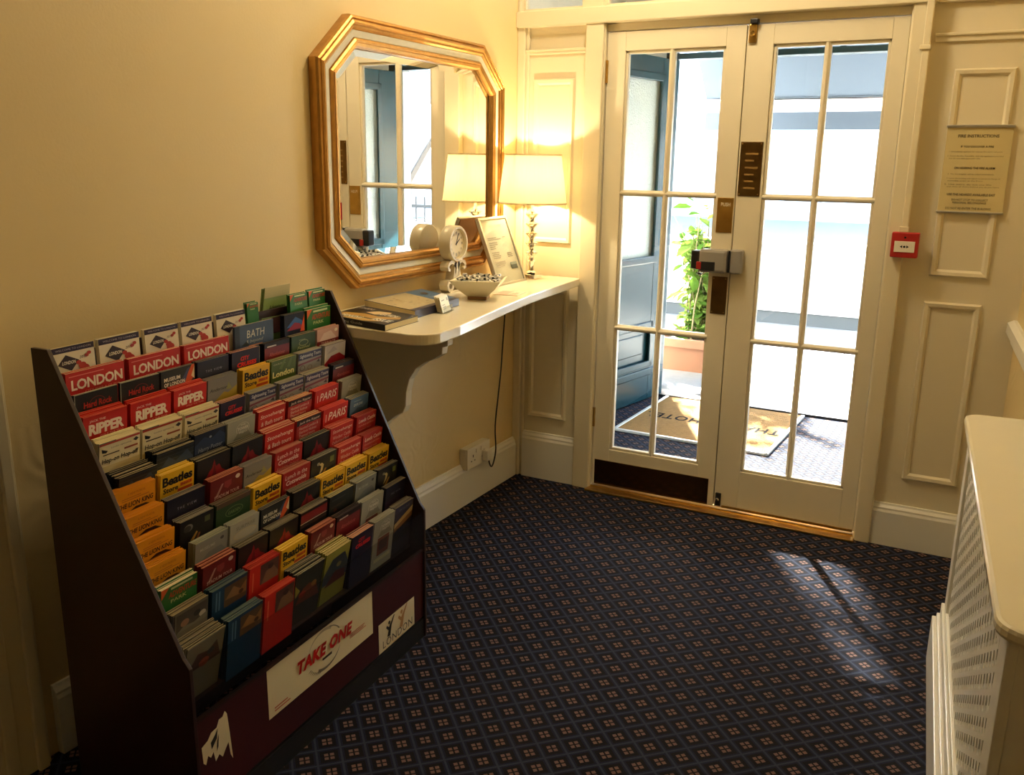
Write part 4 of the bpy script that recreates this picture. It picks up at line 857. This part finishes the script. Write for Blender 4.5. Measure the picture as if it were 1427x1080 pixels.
p = Print(.07, lambda x, y, h: (-.035+x, -.0411-h, .014-y)); p.poly([(.28, .28), (.40, .20), (.40, .36)], BK); p.disc(.5, .28, .06, BK); p.poly([(.72, .28), (.60, .36), (.60, .20)], BK); p.build('print', pl2)
MB().lathe([(.004, 0), (.004, .004)], 10).build('key_hole', BLACK, fcp, loc=(0, -.037, .028), rot=(pi/2, 0, 0))
MB().box(-.020, .004, -.022, -.001, .046, 1.78).build('conduit', CREAM, fcp, bevel=.003)
MB().box(-.026, .008, -.026, -.001, .046, .066).box(-.028, .008, -.028, -.001, .68, .695).build('conduit_clip', CREAM, fcp, bevel=.002)

# ================================================================== RADIATOR COVER
RM = Matrix.Translation((1.945, -.86, 0)) @ Matrix.Rotation(AR, 4, 'Z')
rc = thing('radiator_cover', 'cream painted radiator cover with perforated grille by the right wall', 'radiator cover', (1.945, -.86, 0), (0, 0, AR))
Lc, zt_ = 1.38, .765
# local frame: x towards the wall, y along the wall (negative = towards the camera), z up
tp = rcorner(.028, -.028, .035, 180, 90, 6)[::-1]
top = [(-.008, -.03)] + [(-.008, -.03)]
top = rcorner(.035, -.045, .045, 180, 90, 6) + [(.148, 0.0), (.148, -Lc)] + rcorner(.045, -Lc+.055, .055, -90, -180, 6)
MB().prism([(x-.01, y) for x, y in top], zt_, zt_+.026, XY).build('top_board', SHELFP, rc, bevel=.008)
MB().box(0, .018, -Lc+.03, -Lc+.12, .0, zt_).box(0, .018, -.09, -.01, 0, zt_).box(0, .018, -Lc+.12, -.09, .70, zt_).box(0, .018, -Lc+.12, -.09, .0, .20).build('front_frame', WHITEP, rc, bevel=.002)
MB().box(.018, .125, -.03, -.01, 0, zt_).build('end_panel', WHITEP, rc); MB().box(.018, .125, -Lc+.03, -Lc+.05, 0, zt_).build('end_panel', WHITEP, rc)
MB().box(-.03, -.001, -Lc+.03, -.004, .0, .145).box(-.018, -.001, -Lc+.03, -.004, .145, .158).build('plinth', WHITEP, rc, bevel=.003)
MB().box(-.010, .0, -Lc+.03, -.02, .158, .20).build('bottom_bead', WHITEP, rc, bevel=.003)
g = MB(); y0, y1, z0, z1 = -Lc+.12, -.09, .20, .70; ny, nz = 30, 11; dy, dz = (y1-y0)/ny, (z1-z0)/nz
for i in range(ny):
    for j in range(-1, nz+1):
        a, b = y0+i*dy, y0+(i+1)*dy; c = z0+j*dz + (dz/2 if i % 2 else 0); e = c+dz
        c_, e_ = max(c, z0), min(e, z1)
        if e_-c_ < 1e-4: continue
        if e_-c_ < dz*.9: g.poly([(.010, a, c_), (.010, b, c_), (.010, b, e_), (.010, a, e_)]); continue
        m_, n_, hw, hh = (a+b)/2, (c+e)/2, dy*.27, dz*.37
        inn = [(m_-hw, n_-hh*.6), (m_, n_-hh), (m_+hw, n_-hh*.6), (m_+hw, n_+hh*.6), (m_, n_+hh), (m_-hw, n_+hh*.6)]
        outr = [(a, c), (m_, c), (b, c), (b, e), (m_, e), (a, e)]
        for k in range(6): k2 = (k+1) % 6; g.poly([(.010, *outr[k]), (.010, *outr[k2]), (.010, *inn[k2]), (.010, *inn[k])])
gr = g.build('grille', WHITEP, rc, flat=True); so_ = gr.modifiers.new('solid', 'SOLIDIFY'); so_.thickness = .005; so_.offset = 0
rd = MB()
for k in range(24): rd.box(.055, .095, -Lc+.14+.045*k, -Lc+.175+.045*k, .10, .66)
rd.build('radiator', mat('radiator_enamel', (.45, .40, .30), .5), rc)

# ================================================================== PORCH AND STREET
struct(MB().box(-.36, -.26, .06, 1.9, 0, 2.7).build('wall_porch_left', POST)); struct(MB().box(2.3, 2.4, .06, 1.9, 0, 2.7).build('wall_porch_right', POST))
struct(MB().box(-.36, 2.4, .06, 2.1, 2.62, 2.7).build('ceiling_porch', POST))
wo = sempty('wall_facade'); MB().box(-3.5, .03, 1.87, 2.1, 0, 4.2).box(2.06, 5.5, 1.87, 2.1, 0, 4.2).box(.03, 2.06, 1.87, 2.1, 2.62, 4.2).build('facade_render', RENDER, wo)
struct(MB().box(.03, .075, 1.84, 1.95, 0, 2.62).box(2.015, 2.06, 1.84, 1.95, 0, 2.62).box(.03, 2.06, 1.84, 1.95, 2.085, 2.118).box(.03, 2.06, 1.84, 1.95, 2.58, 2.62).build('trim_10', TEAL, bevel=.003))
w = sempty('window_3'); MB().box(.075, 2.015, 1.89, 1.894, 2.118, 2.58).build('pane', GLASS, w); MB().box(1.03, 1.06, 1.87, 1.91, 2.118, 2.58).build('window_bar', TEAL, w)
def outer_door(name, hinge, ang, sg):
    d = sempty(name, (*hinge, 0), (0, 0, ang))         # local x runs from the hinge along the leaf, y is its thickness
    Lw = .92
    MB().box(0, .19, -.022, .022, .01, 2.075).build('stile', TEAL, d, bevel=.003); MB().box(.75, Lw, -.022, .022, .01, 2.075).build('stile', TEAL, d, bevel=.003)
    MB().box(.19, .75, -.022, .022, 1.965, 2.075).build('top_rail', TEAL, d, bevel=.003); MB().box(.19, .75, -.022, .022, .50, .90).build('middle_rail', TEAL, d, bevel=.003); MB().box(.19, .75, -.022, .022, .01, .24).build('bottom_rail', TEAL, d, bevel=.003)
    MB().box(.19, .75, -.008, .008, .24, .50).build('panel', TEAL, d)
    MB().box(.26, .68, -.014, .014, .31, .44).build('raised_field', TEAL, d, bevel=.008)
    def fram(x0, x1, z0, z1, w, nm):
        m = MB()
        for y in (-1, 1):
            for (a, b, c, e) in ((x0, x1, z0, z0+w), (x0, x1, z1-w, z1), (x0, x0+w, z0, z1), (x1-w, x1, z0, z1)): m.box(a, b, min(y*.018, y*.034), max(y*.018, y*.034), c, e)
        m.build(nm, TEAL, d, bevel=.006)
    fram(.17, .77, .88, 1.985, .045, 'glass_moulding'); fram(.17, .77, .225, .515, .04, 'panel_moulding')
    MB().box(.02, .9, -.030, .030, .165, .215).build('weather_moulding', TEAL, d, bevel=.008)
    MB().box(.19, .75, -.004, .004, .90, 1.965).build('pane', FROST, d)
    return d
outer_door('door_3', (.098, 1.835), radians(-90-10.5), 1)
outer_door('door_4', (1.992, 1.835), radians(-90+10.5), -1)
# door mat with lettering
dm = thing('door_mat', 'brown coir mat with black hotel lettering on the porch carpet', 'mat', (.60, 1.345, 0), (0, 0, radians(-1.5)))
MB().box(-.42, .42, -.43, .42, 0.0005, .010).build('coir', COIR, dm)
MB().box(-.44, -.42, -.45, .42, 0, .014).box(-.44, .44, -.45, -.43, 0, .014).box(.42, .44, -.45, .42, 0, .014).build('mat_edging', mat('alloy_edging', (.7, .68, .62), .4, .4), dm, bevel=.002)
p = Print(.84, lambda x, y, h: (.42-x, -.08-.42+y+.42, .0105+h)); p.text('THANET HOTEL', .02, -.01, .97, .11, (14, 13, 12), .02, 0, 1.1); p.mats[0] = mat('mat_ink', (.012, .010, .008), .95, spec=.05); p.build('lettering', dm)
struct(MB().box(.075, 2.015, 1.785, 1.93, .0, .014).build('trim_11', mat('dark_rubber', (.03, .03, .03), .5), bevel=.002))
struct(MB().box(-.4, 2.5, 1.91, 2.62, -.12, .0).build('doorstep', STONE, bevel=.006))
gd = struct(MB().poly([(-40, 2.0, -.13), (40, 2.0, -.13), (40, 60, -.13), (-40, 60, -.13)]).build('ground', TARMAC))
pv = sempty('pavement', (0, 0, 0))
for i in range(8):
    for j in range(3): MB().box(-3.2+.82*i, -2.39+.82*i, 2.63+.6*j, 3.22+.6*j, -.12, -.10).build('paving_slab', PAVE, pv, bevel=.003)
struct(MB().box(-8, 8, 4.44, 4.58, -.13, -.09).build('kerb', STONE, bevel=.01))

# planter with leafy shrub -----------------------------------------------------------------------------------------
def leaf_mesh(L, wd):
    m = MB(); P = [(0, 0, 0), (L*.3, wd*.42, L*.05), (L*.6, wd*.46, L*.04), (L, 0, -L*.10), (L*.6, -wd*.46, L*.04), (L*.3, -wd*.42, L*.05)]
    M_ = [(0, 0, 0), (L*.3, 0, L*.01), (L*.6, 0, -L*.01)]
    o = P + M_[1:]; m.v = o; m.f = [(0, 6, 1), (1, 6, 7, 2), (2, 7, 3), (0, 5, 6), (5, 4, 7, 6), (4, 3, 7)]; m.m = [0]*6; return m
lm1 = leaf_mesh(.085, .045).mesh('leaf', [LEAF]); lm2 = leaf_mesh(.10, .05).mesh('leaf', [LEAF2])
def shrub(name, label, x, y, z, pw, ph, hgt, rad, nst, nleaf, seed):
    r = random.Random(seed); t = thing(name, label, 'plant', (x, y, z))
    m = MB(); h = pw/2; L = [sq(h*.80, 0), sq(h*.93, ph*.82), sq(h, ph*.82), sq(h, ph), sq(h*.88, ph), sq(h*.86, ph*.90)]
    for P, Q in zip(L, L[1:]):
        for k in range(4): j = (k+1) % 4; m.poly([P[k], P[j], Q[j], Q[k]])
    m.poly(L[0][::-1]); m.build('pot', TERRA, t, bevel=.006)
    MB().box(-h*.87, h*.87, -h*.87, h*.87, ph*.84, ph*.90).build('soil', SOIL, t)
    st = MB(); anchors = []
    for k in range(nst):
        a = r.uniform(0, 6.28); q = r.uniform(0, h*.6); bx_, by_ = q*cos(a), q*sin(a); tx, ty = bx_+r.uniform(-rad, rad)*.8, by_+r.uniform(-rad, rad)*.8; hh = hgt*r.uniform(.6, 1)
        P = [(bx_+(tx-bx_)*s_*s_, by_+(ty-by_)*s_*s_, ph*.85+hh*s_) for s_ in (0, .25, .5, .75, 1)]
        st.tube(P, [.007, .006, .005, .004, .002], 5); anchors += [(Vector(P[i]).lerp(Vector(P[i+1]), f_)) for i in range(4) for f_ in (0, .33, .66)]
    st.build('stems', STEM, t)
    fm = MB(); bl_ = leaf_mesh(.10, .05)                            # inner leaves, too many to pick apart
    for k in range(520):
        c = r.choice(anchors); M_ = Matrix.Translation((c.x+r.uniform(-.09, .09), c.y+r.uniform(-.09, .09), c.z+r.uniform(-.05, .05))) @ Matrix.Rotation(r.uniform(0, 6.28), 4, 'Z') @ Matrix.Rotation(r.uniform(-.7, .9), 4, 'Y') @ Matrix.Rotation(r.uniform(-.6, .6), 4, 'X')
        o_ = len(fm.v); fm.v += [tuple(M_ @ Vector(q)) for q in bl_.v]; fm.f += [tuple(i+o_ for i in f) for f in bl_.f]; fm.m += [r.randint(0, 1)]*len(bl_.f)
    fm = fm.build('foliage', [LEAF, LEAF2], t, flat=True); fm['kind'] = 'stuff'
    for k in range(nleaf):
        c = r.choice(anchors); o = place('leaf', r.choice((lm1, lm2)), t, (c.x+r.uniform(-.05, .05), c.y+r.uniform(-.05, .05), c.z+r.uniform(-.03, .05)), (r.uniform(-.6, .6), r.uniform(-.5, .9), r.uniform(0, 6.28))); sc = r.uniform(1.0, 1.9); o.scale = (sc, sc, sc)
    return t
shrub('potted_shrub', 'leafy green shrub in a terracotta trough just outside the door', .09, 2.82, -.098, .58, .34, 1.12, .30, 34, 298, 4)
shrub('potted_shrub', 'tall leafy shrub in a terracotta pot left of the doorway', -.62, 2.95, -.098, .5, .34, 1.25, .36, 30, 298, 9)

# awning over the entrance -----------------------------------------------------------------------------------------
aw = thing('door_awning', 'pale blue canvas awning with white striped valance over the entrance', 'awning', (0, 2.1, 0))
MB().quadbox([(-.02, .02, 2.70), (2.4, .02, 2.70), (2.4, .8, 1.915), (-.02, .8, 1.915), (-.02, .02, 2.705), (2.4, .02, 2.705), (2.4, .8, 1.92), (-.02, .8, 1.92)]).build('canvas', CANVAS, aw)
MB().box(-.02, 2.4, .798, .804, 1.828, 1.915).build('white_stripe', CANVASW, aw)
MB().box(-.02, 2.4, .798, .804, 1.710, 1.828).build('valance', CANVAS, aw)
MB().tube([(-.02, .79, 1.915), (2.4, .79, 1.915)], .010, 8).build('awning_bar', CHROME, aw)

# street opposite ---------------------------------------------------------------------------------------------------
def house(x0, x1, yf, label, seed, tone):
    r = random.Random(seed); t = thing('terraced_house', label, 'house', ((x0+x1)/2, yf, -.13)); hw = (x1-x0)/2; H = 7
    mt = mat('house_render_%d' % seed, tone, .8, var=(2, .04))
    MB().box(-hw, hw, 0, 8, 0, H).build('walls', mt, t); MB().prism([(0, H), (8, H), (4, H+2.6)], -hw, hw, lambda p, q, s: (s, p, q)).build('roof', SLATE, t)
    MB().box(-hw, hw, -.12, 0, 3.3, 3.5).build('string_course', mt, t)
    for zf in (1.0, 4.3):
        for k in range(3):
            xc = -hw+hw*2*(k+.5)/3
            if zf == 1.0 and k == 2: MB().box(xc-.5, xc+.5, -.06, .02, .1, 2.4).build('front_door', mat('far_door', (.36, .38, .40), .4), t); continue
            f_ = MB().box(xc-.55, xc+.55, -.05, .02, zf, zf+1.75).build('window', WHITEP, t)
            MB().box(xc-.46, xc+.46, -.056, -.049, zf+.08, zf+.86).box(xc-.46, xc+.46, -.056, -.049, zf+.92, zf+1.67).build('pane', PANE, f_)
    return t
house(-17, -9.5, 24, 'pale rendered terraced house farthest left across the street', 11, (.80, .78, .74)); house(-9.5, -2, 24, 'white terraced house straight across the street', 12, (.86, .85, .82))
house(-2, 5.5, 24, 'cream terraced house seen through the right door leaf', 13, (.84, .81, .74)); house(12, 19, 18, 'grey terraced house at the right end of the row', 14, (.60, .59, .57))
# bare street tree
tr = thing('street_tree', 'bare-branched street tree on the far pavement', 'tree', (6.6, 8.6, -.13)); rt_ = random.Random(2); tm = MB()
def branch(p0, d_, L_, r_, dep):
    p1 = p0 + d_*L_; tm.tube([p0, p0.lerp(p1, .5)+Vector((rt_.uniform(-.04, .04), rt_.uniform(-.04, .04), 0)), p1], [r_, r_*.85, r_*.65], 5)
    if dep:
        for k in range(3): branch(p0.lerp(p1, rt_.uniform(.6, 1)), (d_ + Vector((rt_.uniform(-.8, .8), rt_.uniform(-.8, .8), rt_.uniform(-.1, .6)))).normalized(), L_*.68, r_*.55, dep-1)
branch(Vector((0, 0, 0)), Vector((0, 0, 1)), 1.9, .11, 5); tm.build('branches', mat('bark', (.10, .08, .06), .9), tr)
# iron railings along the area in front of the houses
rl = thing('iron_railing', 'short black iron railing right of the path', 'railing', (5.2, 6.2, -.13))
MB().box(-1.6, 1.6, -.015, .015, 1.0, 1.04).build('top_rail', IRON, rl); MB().box(-1.6, 1.6, -.015, .015, .12, .15).build('bottom_rail', IRON, rl)
for k in range(25): MB().box(-1.6+.133*k-.009, -1.6+.133*k+.009, -.009, .009, 0, 1.14).build('bar', IRON, rl)
# white rendered front wall across the way, dark base paints the shadow gap
bwl = thing('garden_wall', 'low white rendered wall over a painted dark shadow gap across the path', 'wall', (0, 5.75, -.13))
MB().box(-2.2, 6, .03, .2, 0, .13).build('plinth', mat('shadow_gap_dark', (.05, .06, .065), .7), bwl); MB().box(-2.2, 6, 0, .22, .13, .78).build('wall_render', RENDER, bwl, bevel=.01); MB().box(-2.22, 6.02, -.03, .25, .78, .84).build('coping', STONE, bwl, bevel=.01)
# added unseen tree, its crown thins the sunlight falling through the doors
t2 = thing('street_tree', 'unseen leafy tree added left of the entrance to dim the sun', 'tree', (-2.9, 5.2, -.13)); rt_ = random.Random(4); tm = MB()
tm.tube([(0, 0, 0), (.05, .0, 1.2), (0, .05, 2.6), (.5, 0, 3.8), (1.0, -.1, 4.6)], [.11, .10, .09, .06, .03], 8).tube([(0, .05, 2.6), (-.3, .2, 3.8), (-.4, .1, 4.8)], [.06, .05, .02], 6).build('trunk', mat('bark', (.10, .08, .06), .9), t2, smooth=True)
fo = MB(); bl = leaf_mesh(.15, .10)
for k in range(2600):
    while True:
        v_ = Vector((rt_.uniform(-1, 1), rt_.uniform(-1, 1), rt_.uniform(-1, 1)))
        if v_.length < 1: break
    c_ = Vector((1.25+1.5*v_.x, -.15+1.2*v_.y, 5.0+1.25*v_.z)); M_ = Matrix.Translation(c_) @ Matrix.Rotation(rt_.uniform(0, 6.28), 4, 'Z') @ Matrix.Rotation(rt_.uniform(-.9, .9), 4, 'Y') @ Matrix.Rotation(rt_.uniform(-.9, .9), 4, 'X')
    o_ = len(fo.v); fo.v += [tuple(M_ @ Vector(q)) for q in bl.v]; fo.f += [tuple(i+o_ for i in f) for f in bl.f]; fo.m += bl.m
fo = fo.build('foliage', LEAF, t2, flat=True); fo['kind'] = 'stuff'
